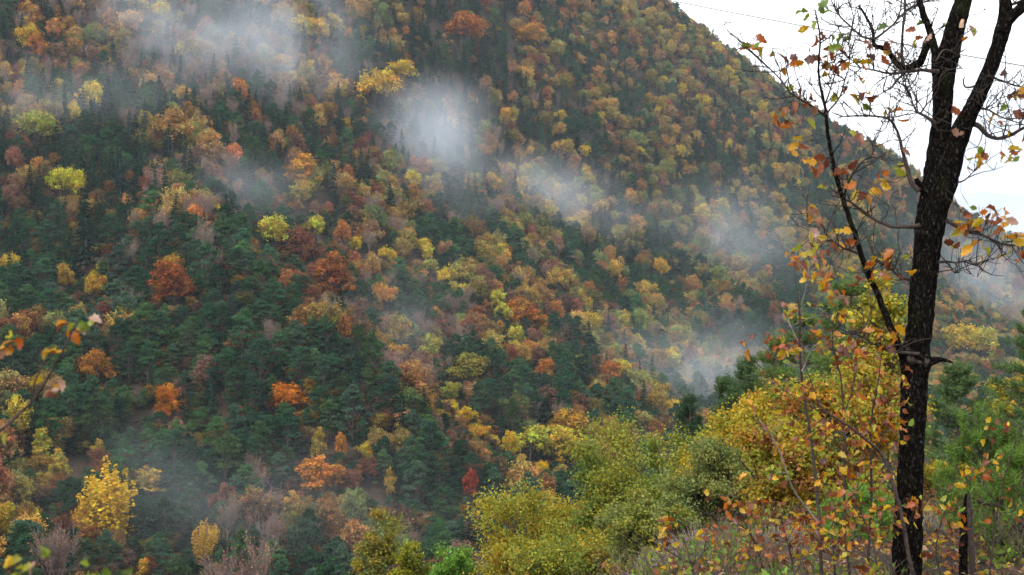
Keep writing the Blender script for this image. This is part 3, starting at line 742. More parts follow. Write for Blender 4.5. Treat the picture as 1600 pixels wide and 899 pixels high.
# ------------------------------------------------------------------ near trees and bushes
def near_hit(px, py):
    r = ray(px, py); d = np.arange(4, 45, .05)
    k = np.nonzero(zg(r[0] * d, d) - r[2] * d > 0)[0]
    dd = d[k[0]] if len(k) else 12.
    return np.array([r[0] * dd, dd, float(zg(r[0] * dd, dd))])
def attach(o, parent):
    o.parent = parent; o.matrix_parent_inverse = Matrix.Translation(-Vector(parent.location))
    return o
def bush(name, label, cat, px, top, bot, w, d, n_leaf, leaf, pal, seed, ncl=60, bark=None, group=None, open_=.9, shape=1.0, lean=0, spread=None):
    """small broadleaved tree or bush: box of its crown in the photograph, depth from the slope it grows on"""
    rg = np.random.default_rng(seed)
    c0 = at(px, (top + bot) / 2, d)
    Rx = w / 2 * d / FPX; Rz = (bot - top) / 2 * d / FPX
    base = np.array([c0[0] + lean, d, 0.]); base[2] = float(zg(base[0], base[1]))
    root = empty(name, base, label, cat, group)
    dd = rdir(rg, ncl)
    rr = rg.uniform(.2, 1, ncl) ** .5
    lob = 1 + .28 * np.sin(3 * np.arctan2(dd[:, 2], dd[:, 0]) + seed) + .14 * np.sin(7 * np.arctan2(dd[:, 2], dd[:, 0]) + 2 * seed)
    rr = rr * lob
    ry = Rx if spread is None else spread
    c = c0 + dd * rr[:, None] * [Rx * .9, ry * .9, Rz * .9] + rg.normal(size=(ncl, 3)) * [.05, .05, .04]
    rad = (Rx * ry * Rz) ** (1 / 3) * rg.uniform(.13, .34, ncl) * shape
    pal = np.array(pal)
    cr, st = MB(), MB()
    per = max(8, n_leaf // ncl)
    sway = unit(rg.normal(size=3))
    for k in range(ncl):
        nl = int(per * rg.uniform(.5, 1.5))
        q = rdir(rg, nl); q[:, 2] += .2
        p = c[k] + q * rad[k] * rg.uniform(.15, 1.15, (nl, 1)) * [1.1, 1.1, .85]
        j = rg.integers(0, len(pal)); cl = np.where(rg.random((nl, 1)) < .6, pal[j], pal[rg.integers(0, len(pal), nl)])
        sz = leaf * rg.uniform(.6, 1.25, nl)
        leaves(cr, p - base, unit(q) * .5 + rg.normal(size=(nl, 3)) * .8 + [0, 0, .45], sz, sz * .58, cl * rc(rg, nl, .75, 1.3, .07), rg, fold=.22)
    # stems: a few trunks dividing towards the clumps
    nst = 3 + ncl // 25
    hub = []
    for k in range(nst):
        h_ = c0 + rdir(rg, 1)[0] * [Rx * .45, ry * .4, Rz * .35] - [0, 0, Rz * .25]
        b0 = base + [rg.normal() * .1, rg.normal() * .1, -.15]
        mid = (b0 + h_) / 2 + rg.normal(size=3) * [.08, .08, 0] * np.linalg.norm(h_ - b0) * .6
        L = np.linalg.norm(h_ - b0)
        pth = spline([b0 - base, mid - base, h_ - base], L / 6)
        tube(st, pth, np.linspace(.012 * L + .012, .012, len(pth)), 6); hub.append(h_)
    hub = np.array(hub)
    for k in range(ncl):
        h_ = hub[np.argmin(((hub - c[k]) ** 2).sum(1))]
        mid = (h_ + c[k]) / 2 + rg.normal(size=3) * .1 * np.linalg.norm(h_ - c[k])
        tube(st, np.array([h_, mid, c[k]]) - base, [.011, .008, .003], 4)
        for _ in range(4):
            e = c[k] + rdir(rg, 1)[0] * rad[k] * 1.1
            tube(st, np.array([c[k], (c[k] + e) / 2 + rg.normal(size=3) * .02, e]) - base, [.004, .003, .0015], 3)
    cr.build('crown', root, M_MID); st.build('trunk', root, bark or M_TWIG)
    return root
def shoots(mb, rg, p, ax, ln, nneed, nl, wd, col, tuft=.5):
    """a pine shoot: needles all along its upper part"""
    ax = ax / np.linalg.norm(ax)
    t = rg.uniform(1 - tuft, 1.02, nneed)
    q = rdir(rg, nneed); q = unit(q - ax * (q @ ax)[:, None])
    dr = unit(q * .75 + ax * rg.uniform(.55, 1.1, (nneed, 1)))
    L = nl * rg.uniform(.75, 1.15, nneed)
    pos = p + ax * (t * ln)[:, None] + dr * (L * .5)[:, None]
    leaves(mb, pos, rdir(rg, nneed), L, wd, col * rc(rg, nneed, .7, 1.3, .07), rg, dr, .1)
def near_pine(name, label, px, top, d, hgt_px, w_px, seed, nwh=8, nsh=7, need=46, nl=.1, wd=.011, cone=1.0, pal=((.1, .16, .04), (.12, .18, .045), (.08, .13, .04)), group='young pines on the near bank', sub=4, candles=()):
    rg = np.random.default_rng(seed)
    tp = at(px, top, d); base = np.array([tp[0], d, float(zg(tp[0], d))])
    H = tp[2] - base[2]; Hc = min(hgt_px * d / FPX, H * .95); R = w_px / 2 * d / FPX
    root = empty(name, base, label, 'pine', group)
    cr, st = MB(), MB(); pal = np.array(pal)
    tube(st, [[0, 0, -.15], [rg.normal() * .03, rg.normal() * .03, H * .5], [0, 0, H - .05]], [.018 * H + .015, .012 * H + .01, .008], 7)
    shoots(cr, rg, np.array([0, 0, H - .22]), np.array([0, 0, 1.]), .25, need, nl, wd, pal[0], .9)
    for L in range(nwh):
        t = (L + .6) / nwh; z = H - .12 - t * (Hc - .12); r_ = R * (t ** (.75 * cone)) * rg.uniform(.8, 1.1) + .06
        for b in range(nsh):
            a = rg.uniform(0, 6.28); rl = r_ * rg.uniform(.65, 1.1)
            o = np.array([math.cos(a), math.sin(a), 0.]); s = np.array([0, 0, z - rl * .18])
            e = s + o * rl + [0, 0, rl * .22]
            m_ = (s + e) / 2 + [0, 0, -.06 * rl]
            tube(st, [s, m_, e], [.006 + .008 * rl, .006 + .004 * rl, .004], 4)
            cl = pal[rg.integers(0, len(pal))]
            shoots(cr, rg, e, o * .6 + [0, 0, .8], nl * 1.4, need, nl, wd, cl, 1.1)
            for _ in range(sub):
                u = rg.uniform(.3, .98); p = s * (1 - u) ** 2 + 2 * m_ * u * (1 - u) + e * u * u
                sd = rdir(rg, 1)[0] * [1, 1, .4] + o * .5 + [0, 0, .55]
                sd = sd / np.linalg.norm(sd); l2 = rl * rg.uniform(.15, .35)
                tube(st, [p, p + sd * l2], [.005, .003], 3)
                shoots(cr, rg, p + sd * l2 * .6, sd + [0, 0, .4], nl * 1.3, need, nl, wd, cl, 1.1)
    for cxp, cyp, lp in candles:
        b1 = at(cxp, cyp, d + rg.normal() * .05) - base; ax = np.array([rg.normal() * .14, rg.normal() * .1, 1.]); ax = ax / np.linalg.norm(ax)
        ln = lp * d / FPX
        tube(st, [np.array([b1[0] * .6, b1[1] * .6, b1[2] - .12]), b1, b1 + ax * ln], [.009, .008, .004], 5)
        shoots(cr, rg, b1, ax, ln, 300, .055, .0055, pal[0], 1.0)
    cr.build('crown', root, M_NEEDLE); st.build('trunk', root, M_BARK)
    return root
YO = [(.38, .28, .025), (.33, .28, .03), (.27, .28, .035), (.38, .21, .025), (.21, .25, .035)]
OG = [(.2, .23, .035), (.25, .25, .035), (.15, .2, .035), (.28, .24, .03), (.12, .18, .035)]
GG = [(.16, .2, .06), (.2, .23, .065), (.13, .18, .055), (.24, .24, .06)]
bush('oak_tree', 'near yellow-olive oak whose crown ends at the bottom middle', 'oak tree', 838, 745, 1000, 215, 26, 42000, .06, YO, 1, 110)
bush('oak_tree', 'near olive-green oak with pale spiky top beside the valley', 'oak tree', 975, 668, 970, 190, 24, 46000, .056, OG, 2, 120)
bush('oak_tree', 'near green-yellow oak behind the grey-green bush', 'oak tree', 1070, 690, 920, 210, 22.5, 36000, .054, OG + YO[2:3], 3, 100)
bush('oak_tree', 'low yellow-green oak filling the slope between the near oaks', 'oak tree', 915, 800, 1000, 200, 21, 32000, .052, OG + YO[:3], 31, 90)
bush('willow_bush', 'rounded grey-green bush above the dry grass', 'bush', 1110, 700, 875, 165, 17, 34000, .042, GG, 4, 100, shape=.9)
bush('willow_bush', 'smaller olive bush between the rounded bush and the bank edge', 'bush', 1010, 770, 900, 140, 16, 22000, .042, GG + OG[:2], 32, 80)
bush('oak_tree', 'golden-leaved small oak behind the thin saplings', 'oak tree', 1165, 598, 860, 165, 19.5, 40000, .052, YO[:3] + [(.5, .3, .02)], 5, 110)
bush('oak_scrub', 'russet and gold oak scrub left of the dark trunk', 'scrub', 1310, 540, 850, 220, 14, 24000, .05, YO + [(.3, .1, .03), (.35, .14, .04)], 6, 110)
bush('oak_scrub', 'gold and brown scrub between the golden oak and the saplings', 'scrub', 1225, 640, 870, 130, 13, 16000, .046, YO + [(.2, .2, .04), (.3, .12, .04)], 33, 70)
bush('oak_scrub', 'yellow leafy scrub just behind the dark trunk', 'scrub', 1385, 420, 660, 100, 17, 8000, .065, YO[:3] + OG[:2], 7, 50)
bush('shrub', 'round yellow-green shrub at the bottom edge', 'shrub', 640, 846, 955, 66, 34, 11000, .075, [(.2, .22, .015), (.27, .25, .02), (.14, .17, .02)], 8, 50)
bush('shrub', 'bright fresh-green shrub at the bottom edge', 'shrub', 712, 862, 970, 110, 28, 9000, .075, [(.12, .26, .03), (.16, .3, .04), (.09, .2, .03)], 9, 50)
bush('oak_tree', 'slim yellow-green oak rising above the bottom edge shrubs', 'oak tree', 592, 795, 960, 80, 52, 12000, .12, [(.22, .2, .03), (.3, .22, .03), (.14, .17, .04)], 10, 70)
bush('oak_tree', 'yellow oak behind the pines at the picture edge', 'oak tree', 1592, 560, 700, 95, 33, 9000, .08, YO[:3], 12, 50)
bush('oak_scrub', 'small golden scrub between the young pines', 'scrub', 1490, 700, 800, 120, 15, 5000, .055, YO + [(.16, .2, .04)], 13, 40)
near_pine('pine_tree', 'light green young pine rising behind the saplings', 1330, 428, 19, 300, 215, 21, nwh=10, nsh=8)
near_pine('pine_tree', 'dim green pine just behind the dark trunk', 1255, 478, 21, 240, 130, 22, nwh=8, nsh=7)
near_pine('pine_tree', 'dark narrow pine standing alone at the valley edge', 1078, 618, 38, 150, 62, 23, nwh=14, nsh=6, need=26, nl=.15, wd=.014, pal=((.035, .07, .035), (.045, .08, .04)))
near_pine('pine_tree', 'dark pine behind the golden oak, taller of two close together', 1168, 556, 38, 190, 90, 24, nwh=16, nsh=7, need=30, nl=.15, wd=.014, pal=((.06, .1, .035), (.07, .12, .04)))
near_pine('pine_tree', 'dark pine behind the golden oak, lower of two close together', 1136, 588, 36, 170, 80, 34, nwh=14, nsh=7, need=30, nl=.15, wd=.014, pal=((.06, .1, .035), (.07, .12, .04)))
near_pine('pine_tree', 'green pine between the golden oak and the light green young pine', 1215, 520, 24, 260, 120, 35, nwh=11, nsh=7, nl=.12, wd=.012)
near_pine('pine_tree', 'feathery mid-green pine beyond the dark trunk', 1497, 565, 25, 260, 150, 25, nwh=9, nsh=7, nl=.12, wd=.013, pal=((.08, .13, .045), (.09, .15, .05)))
near_pine('pine_tree', 'tall pine cut by the picture edge', 1622, 478, 30, 330, 190, 26, nwh=10, nsh=7, nl=.13, wd=.016, pal=((.075, .13, .04), (.09, .15, .045)))
near_pine('pine_tree', 'low pine with long upright shoots beside the broken stump', 1545, 655, 11, 310, 190, 27, nwh=6, nsh=6, need=70, nl=.075, wd=.006, sub=3, candles=[(1505, 700, 55), (1518, 715, 70), (1528, 700, 68), (1538, 705, 72), (1546, 710, 78), (1553, 715, 70), (1562, 708, 52), (1572, 715, 45), (1495, 730, 40), (1585, 725, 50), (1512, 740, 40), (1530, 750, 40), (1550, 755, 45), (1570, 750, 40)], pal=((.11, .19, .03), (.14, .22, .035), (.09, .155, .03)))
near_pine('pine_tree', 'bright low pine at the lower picture edge', 1602, 690, 10.2, 250, 190, 28, nwh=5, nsh=6, need=60, nl=.09, wd=.0065, sub=3, pal=((.11, .19, .03), (.14, .22, .035)))
near_pine('pine_tree', 'tiny bright green pine left of the trunk foot', 1345, 752, 10.6, 110, 130, 29, nwh=5, nsh=6, need=70, nl=.08, wd=.006, sub=3, pal=((.12, .23, .035), (.15, .27, .04)))

# ------------------------------------------------------------------ lobed oak leaves
def leaf_mesh(seed):
    rg = np.random.default_rng(seed)
    K = 14; t = np.linspace(0, 1, K)
    ph = rg.uniform(-.4, .4); lob = 1 + .25 * np.cos(2 * math.pi * 3.4 * t + ph)
    hw = .29 * np.sin(math.pi * np.clip(t, 0.0, 1) ** .8) ** .8 * lob + .012
    curl = rg.uniform(-1.2, 2.0); fold = rg.uniform(.1, .9); tw = rg.uniform(-.9, .9)
    ang = curl * t; x = np.cumsum(np.cos(ang)) / K; z = -np.cumsum(np.sin(ang)) / K
    v = []
    for k in range(K):
        for s in (-1, 0, 1):
            up = abs(s) * hw[k] * fold + (rg.normal() * .02 if s else 0)
            yy = s * hw[k] * (1 - .25 * fold)
            a = tw * t[k]
            v.append([x[k], yy * math.cos(a) - up * math.sin(a), z[k] + yy * math.sin(a) + up * math.cos(a)])
    f = []
    for k in range(K - 1):
        for s in (0, 1):
            i0 = k * 3 + s; f.append([i0, i0 + 3, i0 + 4, i0 + 1])
    mb = MB(); mb.add(v, f)
    tube(mb, [[-.18, 0, .02], [0, 0, 0], [.5, 0, float(np.interp(.5, t, z)) - .006]], [.008, .011, .006], 3)
    me = mb.mesh('oak_leaf', M_LEAF)
    me.polygons.foreach_set('use_smooth', np.ones(len(me.polygons), dtype=bool))
    return me
LEAF = [leaf_mesh(40 + k) for k in range(10)]
LC = {'g': [(.17, .27, .02), (.22, .3, .03), (.12, .2, .03)], 'y': [(.6, .4, .02), (.5, .38, .03), (.62, .33, .015)], 'l': [(.36, .4, .03), (.42, .4, .03)],
      'o': [(.48, .15, .01), (.46, .2, .012), (.34, .085, .01)], 'b': [(.2, .06, .02), (.14, .045, .02), (.26, .085, .025)], 'p': [(.36, .19, .11), (.3, .14, .08), (.42, .27, .19)]}
lrng = np.random.default_rng(31)
def leaf_at(p, key, parent, size=None, ax=None, name='leaf'):
    o = bpy.data.objects.new(name, LEAF[int(lrng.integers(0, len(LEAF)))]); COL.objects.link(o)
    c = np.array(LC[key][int(lrng.integers(0, len(LC[key])))]) * lrng.uniform(.8, 1.2)
    o.color = (*np.clip(c, 0, 1), 1)
    x = unit(lrng.normal(size=3) * [1, .8, .7] + (np.array([0, 0, -.45]) if ax is None else np.asarray(ax)))
    zv = lrng.normal(size=3) * .8 + [0, -.4, .5]; zv = unit(zv - x * (zv @ x)); yv = np.cross(zv, x)
    s = (size or .085) * lrng.uniform(.72, 1.18)
    m_ = Matrix([[x[0] * s, yv[0] * s, zv[0] * s, p[0]], [x[1] * s, yv[1] * s, zv[1] * s, p[1]], [x[2] * s, yv[2] * s, zv[2] * s, p[2]], [0, 0, 0, 1]])
    o.matrix_basis = m_
    return attach(o, parent)
def pix_path(P, d, k=1.0, wob=.06, seed=0):
    """pixels with widths -> path and radii at depth d"""
    rg = np.random.default_rng(seed)
    ph = rg.uniform(0, 6.28); n_ = len(P); dd = d if np.ndim(d) else np.full(n_, float(d))
    A_ = np.array([[*at(a, b, dd[i] + (wob * math.sin(i * .9 + ph) if i else 0)), w / 2 * dd[i] / FPX * k] for i, (a, b, w) in enumerate(P)])
    return A_
def twigs(mb, rg, path, n_, lmin, lmax, r, tips, level=1, up=.35):
    for _ in range(n_):
        i_ = int(rg.integers(max(1, len(path) // 5), len(path))); p = path[i_]
        tn = unit(path[min(i_ + 1, len(path) - 1)] - path[i_ - 1])
        dr = unit(tn * .55 + rdir(rg, 1)[0] * [1, .6, 1] + [0, 0, up]); L = rg.uniform(lmin, lmax)
        q = [p]; cur = dr
        for s in range(4):
            cur = unit(cur + rg.normal(size=3) * .28 + [0, 0, .06]); q.append(q[-1] + cur * L / 4)
        q = np.array(q); tube(mb, q, np.linspace(r, r * .35, 5), 4); tips.append(q[-1]); tips.append(q[3])
        if level: twigs(mb, rg, q, 2, lmin * .45, lmax * .45, r * .7, tips, level - 1, up)

# ------------------------------------------------------------------ the dark forked oak
D = 9.0
ob = at(1414, 905, D); ob[2] = float(zg(ob[0], ob[1]))
oak = empty('oak_tree', ob, 'dark forked oak trunk with sparse autumn leaves standing closest to the viewer', 'oak tree')
def barky(mb, P, sides=44, step=.022, seed=0, amp=.1):
    rg = np.random.default_rng(seed)
    S_ = spline(P, step); path, rad = S_[:, :3], S_[:, 3]
    tan = unit(np.gradient(path, axis=0)); u = unit(np.cross(tan, [0, 1., 0])); w = np.cross(tan, u)
    a = np.linspace(0, 2 * math.pi, sides, endpoint=False)[None]
    s = np.cumsum(np.r_[0, np.linalg.norm(np.diff(path, axis=0), axis=1)])[:, None]
    wav = .5 * np.sin(s * 9 + 2 * a + seed) + .35 * np.sin(s * 23 - 3 * a)
    rd = np.abs(np.sin(a * 6 + wav * 1.6 + .7 * np.sin(s * 3.1))) ** .7
    br = np.abs(np.sin(s * 17 + 2.2 * np.sin(3 * a + s * 5) + 1.5 * np.sin(7 * a)))
    r = rad[:, None] * (.8 - amp + amp * 2 * rd * (.55 + .45 * br) + .018 * rg.normal(size=rd.shape) + .05 * np.sin(2 * a + s * 2.3) * np.sin(s * 4.1))
    v = path[:, None] + r[..., None] * (np.cos(a)[..., None] * u[:, None] + np.sin(a)[..., None] * w[:, None])
    k = len(path)
    i = np.arange(k - 1)[:, None] * sides; j = np.arange(sides)[None]; j2 = (j + 1) % sides
    mb.add(v.reshape(-1, 3), np.stack([i + j, i + j2, i + sides + j2, i + sides + j], -1).reshape(-1, 4))
TRUNK = [(1413, 960, 66), (1415, 905, 56), (1418, 850, 51), (1422, 750, 47), (1427, 650, 47), (1429, 590, 48), (1430, 572, 53), (1430, 560, 55), (1432, 546, 49), (1438, 500, 48), (1443, 440, 48), (1449, 390, 48),
         (1454, 345, 51), (1460, 310, 50), (1463, 270, 44), (1468, 220, 38), (1472, 178, 35), (1474, 130, 37), (1478, 100, 39), (1486, 70, 36), (1495, 35, 34), (1505, 0, 31), (1512, -60, 28), (1516, -140, 24)]
RIGHT = [(1462, 335, 36), (1474, 300, 42), (1482, 265, 42), (1494, 225, 38), (1506, 195, 34), (1515, 178, 30), (1533, 140, 29), (1550, 100, 28), (1560, 70, 28), (1567, 45, 29), (1572, 25, 28), (1570, 0, 22), (1566, -60, 20), (1562, -140, 16)]
RIGHT2 = [(1566, 50, 18), (1580, 28, 19), (1600, 8, 19), (1630, -30, 17), (1665, -80, 15)]
mb = MB(); A1 = pix_path(TRUNK, D, wob=0); A1[:, :3] -= ob; barky(mb, A1, 48, .02, 1)
trunk = mb.build('trunk', oak, M_OAK, smooth=True)
mb = MB(); dp = np.linspace(D - .02, D - .25, len(RIGHT)); A2 = pix_path(RIGHT, dp, wob=0); A2[:, :3] -= ob; barky(mb, A2, 40, .02, 2)
mb.build('fork_stem', oak, M_OAK, smooth=True)
mb = MB(); A3 = pix_path(RIGHT2, np.linspace(D - .21, D - .3, 5), wob=0); A3[:, :3] -= ob; barky(mb, A3, 30, .02, 3)
mb.build('fork_stem', oak, M_OAK, smooth=True)
def stub(P, d, mat, nm):
    mb = MB(); A_ = pix_path(P, d, wob=0); A_[:, :3] -= ob; barky(mb, A_, 20, .012, 7, .1); mb.build(nm, oak, mat, smooth=True)
stub([(1446, 566, 22), (1460, 564, 14), (1470, 562, 9), (1484, 565, 5), (1489, 568, 2)], D - .02, M_OAK, 'knot')
stub([(1455, 305, 20), (1442, 295, 15), (1434, 285, 11), (1431, 279, 7)], D - .03, M_OAK, 'knot')
stub([(1497, 92, 12), (1489, 70, 10), (1485, 48, 9), (1484, 38, 8)], D - .1, M_OAK, 'knot')
for cx_, cy_ in ((1502, 36),):
    mb = MB(); p = at(cx_, cy_, D - .12) - ob
    tube(mb, [p - [0, 0, .03], p + [0, -.006, -.008], p + [.007, -.01, .02]], [.016, .014, .009], 9); mb.build('cut_face', oak, M_CUT)
mb = MB(); cc = at(1430, 563, D) - ob; ang = np.linspace(0, 2 * math.pi, 25)
tube(mb, np.stack([cc[0] + .08 * np.cos(ang), cc[1] + .08 * np.sin(ang), cc[2] + .012 * np.sin(2 * ang + 1)], 1), .02 + .006 * np.sin(5 * ang), 10, rough=.16, rng=np.random.default_rng(3))
mb.build('bark_ring', oak, M_TWIG, smooth=True)
BR = [  # polylines (px, py, width) and how many twigs
 ([(1412, 560, 13), (1405, 545, 12), (1395, 520, 11), (1371, 460, 10), (1347, 402, 9), (1336, 365, 8), (1316, 310, 7), (1302, 255, 6.5), (1292, 200, 6), (1290, 172, 5), (1284, 146, 4), (1279, 110, 3.6), (1281, 60, 3), (1274, 16, 2)], -.25, 4),
 ([(1290, 182, 4), (1265, 164, 3.6), (1236, 146, 3), (1220, 125, 2.6), (1195, 100, 2.2), (1163, 70, 1.4)], -.25, 6),
 ([(1290, 162, 3), (1298, 138, 2.4), (1306, 108, 1.8), (1300, 85, 1.2)], -.25, 4),
 ([(1292, 177, 3), (1312, 152, 2.6), (1320, 125, 2.2), (1327, 100, 1.6), (1326, 60, 1.1)], -.25, 4),
 ([(1436, 298, 8), (1424, 285, 7), (1414, 250, 6), (1405, 215, 4.6), (1394, 192, 4), (1383, 184, 3.4), (1350, 181, 3), (1318, 182, 2.2), (1300, 176, 1.5)], -.1, 7),
 ([(1437, 353, 7), (1412, 355, 5.5), (1390, 353, 5), (1368, 344, 4.6), (1345, 328, 4), (1322, 312, 3), (1300, 306, 2)], -.12, 4),
 ([(1346, 398, 4), (1318, 388, 3.4), (1300, 376, 3), (1282, 372, 2.4), (1268, 360, 1.6), (1262, 345, 1)], -.25, 5),
 ([(1319, 305, 3.4), (1328, 280, 3), (1345, 255, 2.6), (1364, 240, 2.2), (1368, 220, 1.4)], -.25, 4),
 ([(1478, 345, 8), (1498, 354, 6), (1512, 361, 5.4), (1535, 367, 4.6), (1553, 376, 4), (1566, 382, 3.4), (1590, 384, 2.6), (1625, 390, 1.6)], -.15, 8),
 ([(1515, 192, 9), (1530, 198, 7.6), (1542, 211, 6.6), (1558, 217, 6.2), (1576, 213, 6), (1592, 204, 5.4), (1620, 190, 4.6), (1660, 175, 3)], -.28, 7),
 ([(1462, 410, 5), (1478, 409, 4), (1494, 411, 3), (1506, 409, 2.4), (1520, 414, 2), (1530, 416, 1.2)], -.05, 3),
 ([(1476, 409, 3), (1484, 415, 2.4), (1492, 427, 1.8), (1500, 424, 1)], -.05, 2),
 ([(1424, 437, 6), (1408, 434, 4.5), (1396, 424, 3.4), (1380, 414, 2.6), (1362, 405, 1.6)], -.12, 5),
 ([(1436, 553, 6), (1412, 551, 5), (1390, 549, 4), (1370, 540, 3), (1352, 530, 2), (1335, 520, 1)], -.3, 5),
 ([(1466, 112, 8), (1452, 111, 6), (1436, 110, 5.4), (1412, 113, 4.6), (1390, 115, 3.6), (1365, 110, 2.8), (1345, 106, 1.8)], -.1, 8),
 ([(1452, 60, 11), (1447, 70, 12), (1444, 84, 12), (1437, 98, 13), (1424, 105, 12), (1411, 108, 11), (1400, 98, 9.5), (1390, 84, 8.5), (1376, 74, 8), (1366, 71, 7), (1364, 50, 5), (1352, 24, 4), (1342, 10, 3.6)], .12, 7),
 ([(1366, 62, 4), (1385, 48, 3.4), (1398, 36, 3), (1405, 22, 2.4), (1409, 5, 1.6)], .12, 4),
 ([(1362, 62, 4), (1345, 56, 3.4), (1330, 42, 3), (1312, 25, 2.6), (1302, 8, 2), (1294, -10, 1.4)], .12, 6),
 ([(1464, 118, 15), (1461, 85, 13), (1452, 45, 11), (1442, 20, 10), (1434, -10, 9), (1422, -80, 7)], -.08, 5),
 ([(1411, 104, 5), (1409, 75, 4.4), (1411, 45, 4), (1414, 20, 4.4), (1413, -10, 3.6), (1410, -60, 3)], .12, 3),
 ([(1415, 18, 4), (1425, 12, 3.4), (1437, 6, 3)], .12, 2),
 ([(1460, 192, 7), (1446, 182, 5), (1434, 176, 4), (1428, 166, 3), (1424, 155, 2)], -.08, 4),
 ([(1438, 178, 3.5), (1447, 165, 2.4), (1455, 156, 1.4)], -.1, 2),
 ([(1414, 114, 4), (1402, 125, 3.6), (1392, 138, 3), (1380, 143, 1.6)], .05, 2),
 ([(1526, 133, 4), (1518, 136, 3.4), (1508, 136, 2.8), (1505, 126, 2.4), (1508, 120, 1.6)], -.22, 0),
 ([(1553, 122, 4), (1570, 128, 3), (1585, 133, 2.2), (1608, 140, 1.4)], -.25, 4),
 ([(1530, 170, 4), (1545, 172, 3), (1558, 180, 2.6), (1575, 187, 2.2), (1600, 195, 1.4)], -.25, 5),
 ([(1575, 10, 5), (1590, 4, 4), (1610, -6, 3)], -.2, 2),
 ([(1497, 285, 3), (1507, 282, 2.4), (1522, 268, 1.2)], -.1, 1),
 ([(1494, 85, 4), (1475, 78, 3), (1462, 96, 2)], -.3, 1),
]
allp = []
tips_all = []
brs = MB()
for k, (P, off, nt_) in enumerate(BR):
    mb = MB(); A_ = pix_path(P, D + off + np.linspace(.0 if off > -.2 else .2, 0, len(P)), wob=.05, seed=k); A_[:, :3] -= ob
    S_ = spline(A_, .03); rg = np.random.default_rng(60 + k)
    pth = S_[:, :3] + rg.normal(size=(len(S_), 3)) * (S_[:, 3:4] * .12)
    tube(mb, pth, np.maximum(S_[:, 3], .0018), 9, rough=.06, rng=rg)
    tp = []
    twigs(mb, rg, pth, int(nt_ * 3), .1, .34, .0042, tp, 2 if P[0][1] < 240 else 1)
    mb.build('branch', oak, M_TWIG if P[0][2] < 10.5 else M_OAK, smooth=True)
    allp.append(pth); tips_all.append(tp)
allpts = np.concatenate(allp)
# leaf clusters seen in the photograph: px, py, colours
CL = """1165,72,gb 1178,68,o 1180,76,b 1199,72,y 1205,83,g 1217,90,b 1225,98,o 1233,99,o 1257,88,b 1258,15,gg 1275,8,gg 1257,36,g 1273,30,g 1285,29,g 1264,40,y 1276,55,gb 1299,55,g 1326,52,g 1330,58,g 1308,68,b
1295,80,gb 1288,95,yo 1292,108,y 1302,85,bg 1320,103,b 1330,90,yy 1345,98,yo 1340,120,o 1318,135,b 1307,146,l 1326,150,oy 1345,160,gb 1352,155,b 1240,130,l 1250,138,o 1262,142,y 1246,165,b 1230,175,o 1210,180,oy 1222,185,bo 1244,195,b 1257,190,l 1270,170,p
1252,218,ly 1258,222,b 1247,242,y 1256,253,y 1275,250,b 1284,252,yo 1282,265,b 1318,267,bb 1324,276,l 1335,280,o 1340,213,b 1325,205,l 1377,35,g 1391,175,y 1420,192,o 1405,228,p 1433,48,o 1440,62,l 1452,38,g 1455,55,p 1470,34,g 1400,70,o 1406,80,o 1379,80,oy 1372,90,yb 1360,68,pb
1390,265,l 1400,262,l 1380,283,y 1388,287,o 1378,267,o 1345,300,y 1355,300,yo 1363,290,l 1290,297,l 1268,318,yp 1270,333,b 1262,352,o 1266,352,p 1315,358,y 1322,382,oo 1298,365,y 1297,385,b 1248,381,l 1270,375,ly 1265,395,yl 1285,378,p 1245,410,bp 1240,405,pb 1250,418,o
1280,430,y 1293,436,l 1283,440,y 1305,428,o 1322,415,y 1340,440,b 1380,395,ly 1390,400,l 1372,400,y 1398,392,bo 1405,405,l 1395,420,b 1416,423,y 1375,420,o 1385,432,y 1360,440,l 1350,425,o
1490,345,o 1505,352,oy 1515,350,yo 1522,345,l 1530,352,b 1540,345,o 1535,325,b 1548,333,b 1543,340,y 1520,335,o 1513,320,g 1565,325,o 1560,335,p 1569,342,p 1520,375,y 1527,380,o 1535,385,l 1490,385,l 1494,390,b 1540,372,y 1550,362,o 1530,395,o 1570,365,y 1580,370,l 1585,375,y 1592,365,o 1596,395,b 1575,390,l 1590,400,o 1560,395,y
1510,262,o 1520,243,y 1533,248,g 1535,255,g 1530,240,l 1571,233,y 1577,235,yo 1584,230,b 1583,255,g 1575,205,y 1590,215,b 1572,110,b 1585,140,y 1590,145,yy 1597,142,o 1570,160,g 1580,150,b 1580,170,b 1555,178,y 1500,178,p 1488,170,o 1486,205,p 1515,48,g 1518,62,p
1345,520,o 1335,530,p 1360,530,b 1370,535,bo 1380,525,y 1390,520,o 1395,535,b 1355,548,p 1340,545,o 1330,520,y 1375,510,p 1398,505,y 1325,535,yo 1362,512,o 1385,540,b 1350,560,o 1372,552,p""".split()
leafpts = []
lg = np.random.default_rng(8)
nleaf = 0
for ent in CL:
    a, b, cs = ent.split(','); a, b = float(a), float(b)
    ax_, ay_ = project(allpts + ob); k = int(np.argmin((ax_ - a) ** 2 + (ay_ - b) ** 2)); s = allpts[k]
    e = at(a, b, s[1] + ob[1] + lg.normal() * .06) - ob
    mid = (s + e) / 2 + lg.normal(size=3) * .12 * np.linalg.norm(e - s)
    tw = MB(); tube(tw, [s, mid, e], [.0026, .002, .0013], 4); tw.build('twig', oak, M_TWIG)
    for ch in cs:
        leaf_at(e + ob + lg.normal(size=3) * .012, ch, oak, .09 * lg.uniform(.85, 1.1)); nleaf += 1
        if lg.random() < .45 and nleaf < 285:
            leaf_at(e + ob + lg.normal(size=3) * .03, lg.choice([ch, 'y', 'o', 'b']), oak, .08); nleaf += 1

